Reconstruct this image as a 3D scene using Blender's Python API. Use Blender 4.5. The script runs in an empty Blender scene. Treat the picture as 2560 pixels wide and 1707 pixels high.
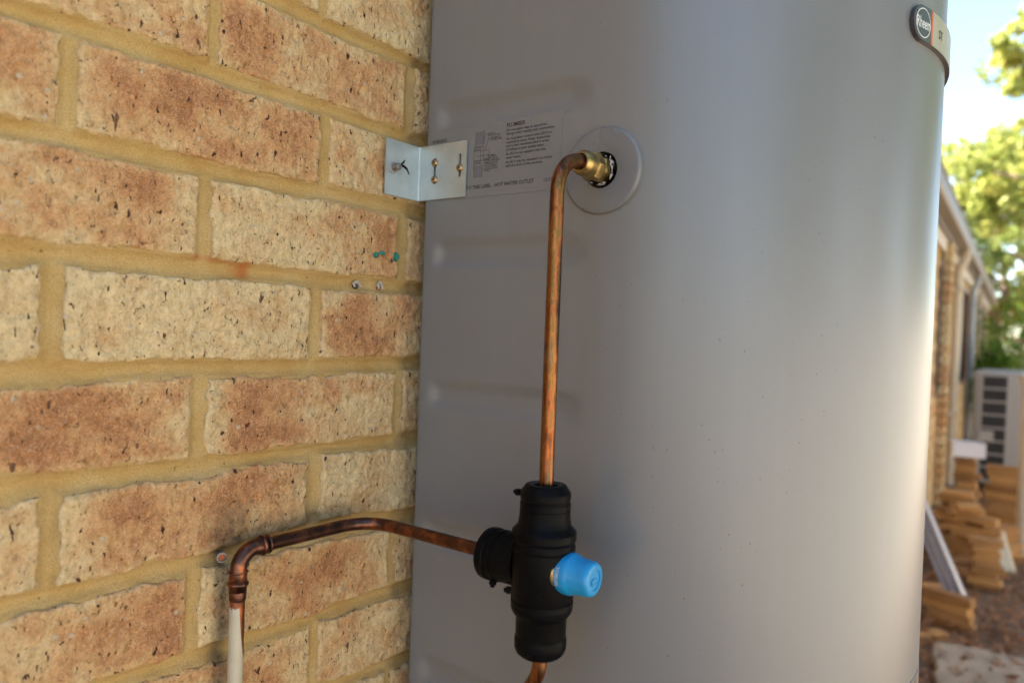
import bpy, math, random
import numpy as np
from mathutils import Vector, Matrix

# ------------------------------------------------------------------ camera, sky, sun, exposure
scene = bpy.context.scene
F_PX = 1850.3; YAW = 0.642193; PITCH = -0.013331; ROLL = 0.0370694
CAM = np.array([0.603, 0.0, 1.35])

def cam_axes():
    cy, sy = math.cos(YAW), math.sin(YAW); cp, sp = math.cos(PITCH), math.sin(PITCH); cr, sr = math.cos(ROLL), math.sin(ROLL)
    f = np.array([-sy*cp, cy*cp, sp]); r0 = np.array([cy, sy, 0.]); u0 = np.cross(r0, f)
    return cr*r0+sr*u0, -sr*r0+cr*u0, f
CR, CU, CF = cam_axes()
cam_data = bpy.data.cameras.new('camera')
cam_data.sensor_width = 36.0; cam_data.lens = F_PX/2560*36.0
cam_data.clip_start = 0.02; cam_data.clip_end = 800
cam_data.dof.use_dof = True; cam_data.dof.focus_distance = 0.72; cam_data.dof.aperture_fstop = 4.0
cam = bpy.data.objects.new('camera', cam_data); scene.collection.objects.link(cam)
cam.matrix_world = Matrix(((CR[0], CU[0], -CF[0], CAM[0]), (CR[1], CU[1], -CF[1], CAM[1]), (CR[2], CU[2], -CF[2], CAM[2]), (0, 0, 0, 1)))
scene.camera = cam

SUN_FROM = Vector((-0.60, -0.30, 0.74)).normalized()
world = bpy.data.worlds.new('World'); scene.world = world; world.use_nodes = True
wn = world.node_tree.nodes; wl = world.node_tree.links; wn.clear()
sky = wn.new('ShaderNodeTexSky'); sky.sky_type = 'NISHITA'; sky.sun_disc = False
sky.sun_elevation = math.asin(SUN_FROM.z); sky.sun_rotation = math.atan2(SUN_FROM.x, SUN_FROM.y)
sky.air_density = 1.0; sky.dust_density = 0.3; sky.ozone_density = 1.0
bg = wn.new('ShaderNodeBackground'); bg.inputs['Strength'].default_value = 0.095
wo = wn.new('ShaderNodeOutputWorld'); wl.new(sky.outputs[0], bg.inputs[0]); wl.new(bg.outputs[0], wo.inputs[0])
sun_data = bpy.data.lights.new('sun', 'SUN'); sun_data.energy = 5.0; sun_data.angle = math.radians(0.53); sun_data.color = (1.0, 0.95, 0.86)
sun = bpy.data.objects.new('sun', sun_data); scene.collection.objects.link(sun)
sun.rotation_euler = SUN_FROM.to_track_quat('Z', 'Y').to_euler()
scene.view_settings.view_transform = 'Standard'; scene.view_settings.look = 'None'
scene.view_settings.exposure = 2.52; scene.view_settings.gamma = 1.0; scene.view_settings.use_curve_mapping = False
scene.render.engine = 'CYCLES'
scene.render.resolution_x = 1024; scene.render.resolution_y = 682

# ------------------------------------------------------------------ helpers
COL = scene.collection
rnd = random.Random(7)
nrs = np.random.RandomState(11)

def ray(x, y): return CF + (x-1280)/F_PX*CR - (y-853.5)/F_PX*CU
def hit(x, y, ax, v):                      # photo pixel -> point on the plane coordinate[ax] = v
    d = ray(x, y); t = (v-CAM[ax])/d[ax]; return CAM + t*d

def tag(o, label, cat, group=None, kind=None):
    if label: o['label'] = label
    if cat: o['category'] = cat
    if group: o['group'] = group
    if kind: o['kind'] = kind
    return o
def empty(name, loc=(0, 0, 0), label=None, cat=None, group=None):
    o = bpy.data.objects.new(name, None); COL.objects.link(o); o.location = loc; o.empty_display_size = 0.05
    return tag(o, label, cat, group)
def link(name, me, mat=None, parent=None, smooth=None):
    o = bpy.data.objects.new(name, me); COL.objects.link(o)
    if mat and not me.materials: me.materials.append(mat)
    if smooth is not None:
        me.polygons.foreach_set('use_smooth', [True]*len(me.polygons))
        if smooth < 3: me.set_sharp_from_angle(angle=smooth)
    if parent is not None:
        o.parent = parent
        def wm_(p):
            m = Matrix.Translation(p.location) @ p.rotation_euler.to_matrix().to_4x4()
            return m if p.parent is None else wm_(p.parent) @ p.matrix_parent_inverse @ m
        o.matrix_parent_inverse = wm_(parent).inverted()
    return o

class MB:                                  # collects vertices and faces for one mesh
    def __init__(s): s.v = []; s.f = []
    def add(s, vs, fs):
        n = len(s.v); s.v.extend([tuple(map(float, p)) for p in vs]); s.f.extend([tuple(i+n for i in q) for q in fs]); return s
    def box(s, lo, hi, M=None):
        x0, y0, z0 = lo; x1, y1, z1 = hi
        vs = [(x0, y0, z0), (x1, y0, z0), (x1, y1, z0), (x0, y1, z0), (x0, y0, z1), (x1, y0, z1), (x1, y1, z1), (x0, y1, z1)]
        if M is not None: vs = [tuple(M @ Vector(p)) for p in vs]
        return s.add(vs, [(0, 3, 2, 1), (4, 5, 6, 7), (0, 1, 5, 4), (1, 2, 6, 5), (2, 3, 7, 6), (3, 0, 4, 7)])
    def cbox(s, lo, hi, c, M=None):        # box with chamfered edges
        lo = Vector(lo); hi = Vector(hi); ctr = (lo+hi)/2; h = (hi-lo)/2
        c = min(c, h.x*.9, h.y*.9, h.z*.9)
        vs = []; idx = {}
        for sx in (-1, 1):
            for sy in (-1, 1):
                for sz in (-1, 1):
                    for a in range(3):
                        p = [sx*h.x, sy*h.y, sz*h.z]
                        for b in range(3):
                            if b != a: p[b] -= (sx, sy, sz)[b]*c
                        idx[(sx, sy, sz, a)] = len(vs); vs.append(ctr+Vector(p))
        if M is not None: vs = [M @ p for p in vs]
        fs = []
        for a in range(3):
            b, d = (a+1) % 3, (a+2) % 3
            for sg in (-1, 1):
                q = []
                for (u, w) in ((-1, -1), (1, -1), (1, 1), (-1, 1)):
                    k = [0, 0, 0]; k[a] = sg; k[b] = u; k[d] = w; q.append(idx[(k[0], k[1], k[2], a)])
                fs.append(q if sg > 0 else q[::-1])
        for a in range(3):                 # edge faces: edges running along axis a
            b, d = (a+1) % 3, (a+2) % 3
            for u in (-1, 1):
                for w in (-1, 1):
                    k0 = [0, 0, 0]; k0[a] = -1; k0[b] = u; k0[d] = w; k1 = list(k0); k1[a] = 1
                    q = [idx[(*k0, b)], idx[(*k1, b)], idx[(*k1, d)], idx[(*k0, d)]]
                    fs.append(q if u*w < 0 else q[::-1])
        for sx in (-1, 1):
            for sy in (-1, 1):
                for sz in (-1, 1):
                    q = [idx[(sx, sy, sz, 0)], idx[(sx, sy, sz, 1)], idx[(sx, sy, sz, 2)]]
                    fs.append(q if sx*sy*sz > 0 else q[::-1])
        return s.add(vs, fs)
    def lathe(s, prof, seg=32, M=None, a0=0.0, a1=2*math.pi, cap=False):   # prof: (r, z) about local Z
        full = abs(a1-a0-2*math.pi) < 1e-6
        n = seg if full else seg+1
        vs = []
        for (r, z) in prof:
            for i in range(n):
                a = a0+(a1-a0)*i/seg; vs.append(Vector((r*math.cos(a), r*math.sin(a), z)))
        if M is not None: vs = [M @ p for p in vs]
        fs = []
        for k in range(len(prof)-1):
            for i in range(seg):
                j = (i+1) % n if full else i+1
                fs.append((k*n+i, k*n+j, (k+1)*n+j, (k+1)*n+i))
        if cap and full:
            fs.append(tuple(range(n-1, -1, -1))); fs.append(tuple(range((len(prof)-1)*n, len(prof)*n)))
        return s.add(vs, fs)
    def tube(s, pts, r, seg=20, cap=True):
        pts = [Vector(p) for p in pts]; rr = r if hasattr(r, '__len__') else [r]*len(pts)
        t0 = (pts[1]-pts[0]).normalized(); nrm = t0.orthogonal().normalized()
        vs = []; n = len(pts)
        for i, p in enumerate(pts):
            t = (pts[min(i+1, n-1)]-pts[max(i-1, 0)]).normalized()
            nrm = (nrm-t*nrm.dot(t)).normalized(); b = t.cross(nrm)
            for k in range(seg):
                a = 2*math.pi*k/seg; vs.append(p+(nrm*math.cos(a)+b*math.sin(a))*rr[i])
        fs = [(i*seg+k, i*seg+(k+1) % seg, (i+1)*seg+(k+1) % seg, (i+1)*seg+k) for i in range(n-1) for k in range(seg)]
        if cap: fs += [tuple(range(seg-1, -1, -1)), tuple(range((n-1)*seg, n*seg))]
        return s.add(vs, fs)
    def mesh(s, name):
        me = bpy.data.meshes.new(name); me.from_pydata(s.v, [], s.f); me.update(); return me
    def build(s, name, mat, parent=None, smooth=None): return link(name, s.mesh(name), mat, parent, smooth)

def fillet(pts, rads, n=10):               # polyline with rounded corners
    out = [Vector(pts[0])]
    for i in range(1, len(pts)-1):
        p0, p1, p2 = Vector(pts[i-1]), Vector(pts[i]), Vector(pts[i+1])
        a = (p0-p1).normalized(); b = (p2-p1).normalized(); ang = a.angle(b); r = rads[i-1]
        d = r/math.tan(ang/2); c = p1+(a+b).normalized()*(r/math.sin(ang/2)); q0 = p1+a*d; q1 = p1+b*d
        u = (q0-c).normalized(); w = (q1-c).normalized(); th = u.angle(w)
        for k in range(n+1):
            t = k/n; out.append(c+(u*math.sin((1-t)*th)+w*math.sin(t*th))/math.sin(th)*r)
    out.append(Vector(pts[-1])); return out
def dens(pts, step):                       # resample long straight runs
    out = [pts[0]]
    for a, b in zip(pts[:-1], pts[1:]):
        L = (b-a).length; n = max(1, int(L/step))
        out += [a+(b-a)*(k/n) for k in range(1, n+1)]
    return out

def axis_m(origin, zdir, xhint=(0, 0, 1)):
    z = Vector(zdir).normalized(); x = Vector(xhint); x = (x-z*x.dot(z)).normalized(); y = z.cross(x)
    return Matrix(((x.x, y.x, z.x, origin[0]), (x.y, y.y, z.y, origin[1]), (x.z, y.z, z.z, origin[2]), (0, 0, 0, 1)))

def vnoise(x, y, seed=0):                  # vectorised value noise, 0..1
    xi = np.floor(x).astype(np.int64); yi = np.floor(y).astype(np.int64); fx = x-xi; fy = y-yi
    fx = fx*fx*(3-2*fx); fy = fy*fy*(3-2*fy)
    def h(a, b):
        n = (a*374761393+b*668265263+seed*1274126177) & 0xffffffff
        n = ((n ^ (n >> 13))*1274126177) & 0xffffffff
        return ((n ^ (n >> 16)) & 0xffff)/65535.0
    return (h(xi, yi)*(1-fx)+h(xi+1, yi)*fx)*(1-fy)+(h(xi, yi+1)*(1-fx)+h(xi+1, yi+1)*fx)*fy
def fbm(x, y, seed=0, o=4):
    s = 0; a = .5; t = 0
    for k in range(o): s = s+a*vnoise(x*2**k, y*2**k, seed+k*17); t += a; a *= .5
    return s/t

def grid_mesh(name, P, attrs=None):        # P: (nu, nv, 3) -> mesh
    nu, nv = P.shape[:2]
    idx = np.arange(nu*nv).reshape(nu, nv)
    f = np.stack([idx[:-1, :-1], idx[1:, :-1], idx[1:, 1:], idx[:-1, 1:]], -1).reshape(-1, 4)
    me = bpy.data.meshes.new(name)
    me.vertices.add(nu*nv); me.vertices.foreach_set('co', P.reshape(-1).astype(np.float32))
    me.loops.add(len(f)*4); me.loops.foreach_set('vertex_index', f.reshape(-1).astype(np.int32))
    me.polygons.add(len(f)); me.polygons.foreach_set('loop_start', np.arange(0, len(f)*4, 4, dtype=np.int32))
    me.polygons.foreach_set('use_smooth', np.ones(len(f), dtype=bool))
    me.update(calc_edges=True)
    for k, a in (attrs or {}).items():
        at = me.attributes.new(k, 'FLOAT', 'POINT'); at.data.foreach_set('value', a.reshape(-1).astype(np.float32))
    return me

# ------------------------------------------------------------------ materials
class NT:
    def __init__(s, name):
        s.m = bpy.data.materials.new(name); s.m.use_nodes = True; s.t = s.m.node_tree; s.t.nodes.clear()
        s.out = s.n('ShaderNodeOutputMaterial'); s.b = s.n('ShaderNodeBsdfPrincipled'); s.l(s.b.outputs[0], s.out.inputs[0])
    def n(s, typ, **kw):
        q = s.t.nodes.new(typ)
        for k, v in kw.items():
            if k in ('operation', 'blend_type', 'data_type', 'feature', 'attribute_name', 'attribute_type', 'noise_dimensions', 'interpolation_type', 'distance', 'wave_type', 'bands_direction'): setattr(q, k, v)
            else: q.inputs[k.replace('_', ' ')].default_value = v
        return q
    def l(s, a, b): s.t.links.new(a, b); return s
    def coord(s, scale=(1, 1, 1), loc=(0, 0, 0)):
        c = s.n('ShaderNodeTexCoord'); m = s.n('ShaderNodeMapping'); m.inputs['Scale'].default_value = scale; m.inputs['Location'].default_value = loc
        s.l(c.outputs['Object'], m.inputs[0]); return m.outputs[0]
    def noise(s, co, scale, detail=4, rough=.55, dist=0.0):
        q = s.n('ShaderNodeTexNoise', Scale=scale, Detail=detail, Roughness=rough, Distortion=dist); s.l(co, q.inputs['Vector']); return q.outputs[0]
    def ramp(s, fac, stops, const=False):
        q = s.n('ShaderNodeValToRGB'); e = q.color_ramp.elements
        if const: q.color_ramp.interpolation = 'CONSTANT'
        while len(e) < len(stops): e.new(.5)
        for i, (p, c) in enumerate(stops):
            e[i].position = p; e[i].color = (c, c, c, 1) if not hasattr(c, '__len__') else (*c[:3], 1)
        s.l(fac, q.inputs[0]); return q.outputs[0]
    def mix(s, fac, a, b, mode='MIX'):
        q = s.n('ShaderNodeMix', data_type='RGBA', blend_type=mode)
        for v, i in ((fac, 0), (a, 6), (b, 7)):
            if hasattr(v, 'is_linked') or hasattr(v, 'links'): s.l(v, q.inputs[i])
            elif hasattr(v, '__len__'): q.inputs[i].default_value = (*v[:3], 1)
            else: q.inputs[i].default_value = v
        return q.outputs[2]
    def math(s, op, a, b=0.0, clamp=False):
        q = s.n('ShaderNodeMath', operation=op); q.use_clamp = clamp
        for v, i in ((a, 0), (b, 1)):
            if hasattr(v, 'links'): s.l(v, q.inputs[i])
            else: q.inputs[i].default_value = v
        return q.outputs[0]
    def bump(s, h, strength=.5, dist=.001):
        q = s.n('ShaderNodeBump', Strength=strength, Distance=dist); s.l(h, q.inputs['Height']); s.l(q.outputs[0], s.b.inputs['Normal']); return s
    def set(s, **kw):
        for k, v in kw.items():
            i = s.b.inputs[k.replace('_', ' ')]
            if hasattr(v, 'links'): s.l(v, i)
            elif hasattr(v, '__len__'): i.default_value = (*v[:3], 1)
            else: i.default_value = v
        return s

def simple(name, col, rough=.5, metal=0.0, var=.12, scale=30, bump=0.0, stretch=(1, 1, 1), **kw):
    t = NT(name); co = t.coord(stretch); n = t.noise(co, scale, 5)
    t.set(Base_Color=t.ramp(n, [(.25, [c*(1-var) for c in col]), (.75, [min(1, c*(1+var)) for c in col])]),
          Roughness=t.ramp(n, [(.2, max(.02, rough-.07)), (.8, min(1, rough+.07))]), Metallic=metal, **kw)
    if bump: t.bump(t.noise(co, scale*4, 5), bump, .001)
    return t.m

def m_brick():
    t = NT('clay_brick'); co = t.coord(); oi = t.n('ShaderNodeObjectInfo')
    at = t.n('ShaderNodeAttribute', attribute_name='blush')
    patch = t.noise(co, 34, 5, .6, .4); grain = t.noise(co, 300, 5, .65); fine = t.noise(co, 900, 3, .6)
    streak = t.noise(t.coord((1, 1, .28)), 120, 4, .6)
    v = t.math('ADD', at.outputs['Fac'], t.math('MULTIPLY', t.math('SUBTRACT', patch, .5), .75))
    v = t.math('ADD', v, t.math('MULTIPLY', t.math('SUBTRACT', grain, .5), 0.9))
    v = t.math('ADD', v, t.math('MULTIPLY', t.math('SUBTRACT', streak, .5), .45), True)
    c = t.ramp(v, [(0, (.67, .52, .285)), (.28, (.62, .44, .225)), (.55, (.57, .335, .150)), (.82, (.49, .240, .098)), (1, (.38, .165, .066))])
    c = t.mix(t.ramp(fine, [(.50, .0), (.66, .5)]), c, (.70, .56, .36))            # pale sand grains
    mot = t.noise(t.coord((1, 1, .75), (2, 5, 3)), 150, 5, .7)
    c = t.mix(1.0, c, t.ramp(mot, [(.34, (.80, .76, .72)), (.48, (1, 1, 1)), (.66, (1.16, 1.17, 1.19))]), 'MULTIPLY')
    pits = t.math('MAXIMUM', t.ramp(t.noise(t.coord((1, 1.3, .65)), 150, 3, .55, .3), [(.650, 0.0), (.685, .95)]), t.math('MULTIPLY', t.ramp(t.noise(t.coord((1, 1.2, .5), (7, 1, 1)), 62, 2, .5, .2), [(.735, 0.0), (.755, 1.0)]), .8))
    c = t.mix(pits, c, (.055, .02, .016))                                             # iron spots
    crk = t.math('MAXIMUM', t.ramp(t.noise(t.coord((1, 1, .7)), 260, 3, .6, 1.2), [(.645, 0.0), (.69, .8)]), t.ramp(t.noise(t.coord((1, 1.2, .9), (4, 2, 7)), 620, 2, .6, .8), [(.65, 0.0), (.72, .5)]))
    c = t.mix(crk, c, (.10, .05, .028))
    vo = t.n('ShaderNodeTexVoronoi', Scale=95.0); t.l(co, vo.inputs['Vector'])
    wht = t.math('MULTIPLY', t.ramp(vo.outputs['Distance'], [(.16, 1.0), (.24, 0.0)]), t.ramp(t.n_sep(vo.outputs['Color']), [(.93, 0.0), (.95, .8)]))
    c = t.mix(wht, c, (.58, .47, .33))
    st = t.n('ShaderNodeAttribute', attribute_name='soot_shade'); c = t.mix(t.math('MULTIPLY', st.outputs['Fac'], t.ramp(grain, [(.3, 1.0), (.7, .45)])), c, (.055, .047, .036))
    t.set(Base_Color=c, Roughness=.9, Specular_IOR_Level=.25)
    h = t.math('SUBTRACT', t.math('ADD', t.math('MULTIPLY', grain, 1.0), t.math('MULTIPLY', fine, .45)), t.math('MULTIPLY', t.math('ADD', pits, crk), .5))
    h = t.math('ADD', h, t.math('MULTIPLY', wht, .35)); h = t.math('ADD', h, t.math('MULTIPLY', t.noise(t.coord((1, 1, .8), (9, 9, 9)), 130, 3, .6), 1.1))
    t.bump(h, 1.0, .0030); return t.m
def _sep(self, col):
    q = self.n('ShaderNodeSeparateColor'); self.l(col, q.inputs[0]); return q.outputs[0]
NT.n_sep = _sep

def m_mortar():
    t = NT('ochre_mortar'); co = t.coord(); a = t.noise(co, 22, 5, .6); g = t.noise(co, 1400, 3, .7); gg = t.noise(co, 380, 4, .6)
    c = t.ramp(a, [(.28, (.50, .325, .115)), (.5, (.57, .40, .165)), (.75, (.62, .465, .23))])
    c = t.mix(t.ramp(g, [(.38, .75), (.54, 0.0)]), c, (.27, .165, .06))
    c = t.mix(t.ramp(t.noise(co, 160, 3), [(.70, 0.0), (.73, .8)]), c, (.20, .12, .05))
    st = t.n('ShaderNodeAttribute', attribute_name='soot_shade'); c = t.mix(t.math('MULTIPLY', st.outputs['Fac'], .9), c, (.055, .047, .036))
    ru = t.n('ShaderNodeAttribute', attribute_name='rust'); c = t.mix(t.math('MULTIPLY', ru.outputs['Fac'], t.ramp(gg, [(.3, .6), (.7, 1.0)])), c, (.42, .13, .035))
    t.set(Base_Color=c, Roughness=.93, Specular_IOR_Level=.2).bump(t.math('ADD', t.math('MULTIPLY', g, .8), gg), .8, .0018); return t.m

def m_tank():
    t = NT('tank_paint'); co = t.coord(); n = t.math('ADD', t.math('MULTIPLY', t.noise(t.coord((1, 1, .04)), 60, 4), .5), t.math('MULTIPLY', t.noise(co, 14, 6, .7), .5))
    c = t.ramp(n, [(.3, (.149, .154, .159)), (.7, (.161, .166, .171))])
    sp = t.ramp(t.noise(t.coord((1, 1, .8)), 300, 2, .4), [(.745, 0.0), (.76, .8)])
    sp = t.math('MULTIPLY', sp, t.ramp(t.noise(co, 7, 2), [(.48, 0.0), (.56, 1.0)])); c = t.mix(sp, c, (.06, .055, .045))
    sm = t.noise(co, 9, 5, .65, .6)
    t.set(Base_Color=c, Roughness=.36, Specular_IOR_Level=.72, Coat_Weight=.22, Coat_Roughness=.27)
    t.bump(t.noise(co, 3.5, 1), .06, .012); return t.m

def m_copper(name, stops, rough=(.26, .46), stretch=(1, 1, .055), sc=120, patina=.6):
    t = NT(name); co = t.coord(stretch); n = t.noise(co, sc, 6, .62, .5); n2 = t.noise(t.coord(), 45, 4, .6)
    mx_ = t.math('ADD', t.math('MULTIPLY', n, .65), t.math('MULTIPLY', n2, .35)); c = t.ramp(t.math('ADD', t.math('MULTIPLY', t.math('SUBTRACT', mx_, .5), 1.7), .5), stops)
    pt = t.ramp(t.noise(t.coord((1, 1, .18), (3, 1, 2)), 90, 4), [(.58, 0.0), (.68, patina)])
    c = t.mix(pt, c, (.12, .095, .05))
    t.set(Base_Color=c, Metallic=t.math('SUBTRACT', 1.0, t.math('MULTIPLY', pt, .6)), Roughness=t.ramp(n, [(.3, rough[0]), (.7, rough[1])]))
    t.bump(t.noise(co, 200, 3), .12, .0006); return t.m

def m_riser():                              # copper with cream paint that ends in a chipped edge
    t = NT('chipped_paint_pipe'); co = t.coord(); n = t.noise(co, 160, 4, .6); n2 = t.noise(t.coord((1, 1, .4)), 60, 5)
    sx = t.n('ShaderNodeSeparateXYZ'); t.l(co, sx.inputs[0])
    # the edge sits at about z = 1.101 and runs lower on the side away from the camera
    e = t.math('ADD', t.math('SUBTRACT', sx.outputs['Z'], 1.0965), t.math('MULTIPLY', t.math('SUBTRACT', n, .5), .010))
    side = t.math('MULTIPLY', t.math('MAXIMUM', t.math('ADD', t.math('SUBTRACT', sx.outputs['Y'], .3885), t.math('MULTIPLY', t.math('SUBTRACT', sx.outputs['X'], .020), .9)), 0.0), 9.0)
    k = t.math('GREATER_THAN', t.math('ADD', e, side), 0.0)
    cop = t.ramp(n2, [(.35, (.13, .055, .03)), (.55, (.36, .12, .05)), (.7, (.68, .25, .11))])
    c = t.mix(k, t.ramp(t.noise(co, 50, 4), [(.3, (.40, .365, .27)), (.7, (.46, .42, .32))]), cop)
    t.set(Base_Color=c, Metallic=t.math('MULTIPLY', k, .95), Roughness=t.math('ADD', .42, t.math('MULTIPLY', n, .08)))
    t.bump(t.math('SUBTRACT', t.math('MULTIPLY', n, .1), k), .4, .0004); return t.m

def m_black():
    t = NT('black_rubber'); co = t.coord(); n = t.noise(co, 120, 5); d = t.ramp(t.noise(co, 520, 2, .4), [(.74, 0.0), (.77, .5)])
    c = t.mix(d, t.ramp(n, [(.3, (.0022, .0022, .0026)), (.7, (.004, .004, .0045))]), (.10, .09, .07))
    t.set(Base_Color=c, Roughness=t.ramp(n, [(.3, .34), (.7, .46)]), Specular_IOR_Level=.06).bump(t.noise(co, 600, 3), .06, .0004); return t.m

def m_blue():
    t = NT('blue_plastic'); co = t.coord(); d = t.ramp(t.noise(co, 330, 3, .5, 1.5), [(.66, 0.0), (.71, .7)])
    c = t.mix(d, t.ramp(t.noise(co, 80, 4), [(.3, (.005, .21, .47)), (.7, (.007, .25, .54))]), (.012, .10, .22))
    t.set(Base_Color=c, Roughness=.38, Specular_IOR_Level=.5).bump(t.noise(co, 500, 3), .05, .0003); return t.m

def m_zinc():
    t = NT('galvanised_zinc'); co = t.coord(); vo = t.n('ShaderNodeTexVoronoi', Scale=240.0); t.l(co, vo.inputs['Vector'])
    c = t.ramp(t.math('ADD', t.math('MULTIPLY', t.n_sep(vo.outputs['Color']), .12), t.math('MULTIPLY', t.noise(co, 60, 4), .88)), [(.3, (.45, .50, .505)), (.7, (.52, .57, .57))])
    t.set(Base_Color=c, Metallic=.75, Roughness=.46); return t.m

def m_brass():
    t = NT('cast_brass'); co = t.coord(); n = t.noise(co, 130, 5, .6)
    t.set(Base_Color=t.ramp(n, [(.3, (.30, .21, .08)), (.55, (.45, .33, .13)), (.75, (.62, .43, .16))]), Metallic=1.0, Roughness=t.ramp(n, [(.3, .30), (.7, .48)]))
    t.bump(t.noise(co, 800, 3), .25, .0004); return t.m

def m_leaf(name, a, b, rot=0):
    t = NT(name); oi = t.n('ShaderNodeAttribute', attribute_name='tint')
    c = t.ramp(oi.outputs['Fac'], [(0, a), (.6, b), (.93, [b[0]*1.3, b[1]*1.05, b[2]]), (1.0, (.16, .07, .035))])
    t.set(Base_Color=c, Roughness=.5, Specular_IOR_Level=.3)
    tr = t.n('ShaderNodeBsdfTranslucent'); t.l(c, tr.inputs[0]); mx = t.n('ShaderNodeMixShader'); mx.inputs[0].default_value = .55
    t.l(t.b.outputs[0], mx.inputs[1]); t.l(tr.outputs[0], mx.inputs[2]); t.l(mx.outputs[0], t.out.inputs[0]); return t.m

def m_ground():
    t = NT('leafy_soil'); co = t.coord(); a = t.noise(co, 3.5, 6, .6); b = t.noise(co, 40, 5, .65); vo = t.n('ShaderNodeTexVoronoi', Scale=30.0); t.l(co, vo.inputs['Vector'])
    c = t.mix(b, t.ramp(a, [(.3, (.20, .125, .075)), (.7, (.32, .215, .13))]), t.ramp(vo.outputs['Distance'], [(.1, (.28, .16, .09)), (.5, (.18, .12, .08))]))
    t.set(Base_Color=c, Roughness=.95).bump(t.math('ADD', b, vo.outputs['Distance']), .6, .02); return t.m

def m_wood(name, a, b):
    t = NT(name); oi = t.n('ShaderNodeObjectInfo'); co = t.coord((1, 1, 1)); w = t.noise(t.coord((1.5, 12, 12)), 6, 5, .6, .4)
    c = t.ramp(t.math('ADD', t.math('MULTIPLY', w, .6), t.math('MULTIPLY', oi.outputs['Random'], .4)), [(.2, a), (.8, b)])
    t.set(Base_Color=c, Roughness=.8).bump(w, .3, .002); return t.m

M = dict(
    brick=m_brick(), mortar=m_mortar(), tank=m_tank(), black=m_black(), blue=m_blue(), zinc=m_zinc(), brass=m_brass(), riser=m_riser(),
    copper=m_copper('copper_tarnished', [(.30, (.03, .016, .012)), (.40, (.08, .045, .022)), (.47, (.17, .06, .026)), (.53, (.32, .11, .042)), (.59, (.13, .085, .03)), (.66, (.35, .15, .048)), (.75, (.06, .03, .02))]),
    copper_brown=m_copper('copper_browned', [(.38, (.085, .045, .034)), (.52, (.14, .065, .045)), (.64, (.30, .11, .05))], (.30, .46), (1, 1, 1), 60, .15),
    brassy=simple('yellow_zinc_screw', (.40, .27, .14), .32, 1.0), dullsteel=simple('dull_steel', (.20, .19, .18), .55, .6), steel=simple('bright_steel', (.62, .62, .62), .3, 1.0),
    white_nylon=simple('white_nylon', (.30, .29, .28), .5), ptfe=simple('white_thread_tape', (.42, .42, .42), .7),
    collar=simple('grey_plastic_collar', (.145, .149, .156), .30, 0, .04), dark=simple('dark_cavity', (.05, .042, .036), .8),
    label=simple('silver_sticker', (.180, .184, .195), .30, 0, .02), ink=simple('black_print', (.018, .018, .02), .5), inkgrey=simple('grey_print', (.13, .13, .14), .5),
    green=simple('green_plastic_plug', (.012, .17, .135), .4, 0, .5, 300), grout=simple('grey_grout', (.42, .39, .35), .9, 0, .2, 200, .4),
    rust=simple('rusty_metal', (.30, .09, .03), .7, .3, .5, 300, .3),
    badge_dark=simple('badge_grey', (.075, .09, .095), .3, .2, .05), badge_red=simple('badge_red', (.52, .10, .035), .35), badge_cream=simple('badge_silver', (.38, .37, .30), .35, .2, .05),
    badge_print=simple('badge_silver_print', (.72, .73, .73), .3, .2, .02), badge_edge=simple('badge_edge', (.055, .042, .045), .4), ratings=simple('rating_foil', (.30, .29, .27), .3, .5, .04),
    gutter=simple('taupe_gutter', (.20, .165, .13), .45), cream=simple('cream_trim', (.56, .47, .34), .55), roof=simple('roof_sheet', (.11, .10, .09), .55),
    bluegrey=simple('bluegrey_downpipe', (.36, .38, .40), .45), pane=simple('window_glass', (.035, .025, .02), .12, 0, .2, 3), reveal=simple('brown_window_frame', (.12, .055, .03), .5),
    ac=simple('aircon_casing', (.36, .335, .30), .45, 0, .04), coil=simple('aircon_coil', (.04, .037, .035), .6, .1, .3, 200, .3, (1, 1, 20)),
    soil=m_ground(), slab=simple('sandy_concrete', (.33, .265, .19), .9, 0, .3, 9, .3), litter=None,
    wood=m_wood('tan_timber', (.22, .10, .03), (.56, .30, .10)), carton=simple('white_carton', (.72, .69, .70), .7, 0, .05), channel=simple('grey_channel', (.44, .43, .46), .45, .1, .06),
    board=simple('pale_board', (.62, .54, .38), .7, 0, .15), fence=simple('cream_fence', (.62, .57, .48), .5, 0, .04), bark=simple('pale_bark', (.33, .22, .17), .85, 0, .35, 12, .6),
    leaf_a=m_leaf('gum_leaves', (.19, .24, .045), (.47, .49, .13)), leaf_b=m_leaf('olive_leaves', (.15, .22, .05), (.41, .47, .14)), leaf_c=m_leaf('shrub_leaves', (.07, .16, .02), (.20, .30, .05)),
    pot=simple('black_pot', (.02, .02, .022), .5))
M['litter'] = m_leaf('dead_leaves', (.18, .085, .04), (.42, .24, .12))

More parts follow.
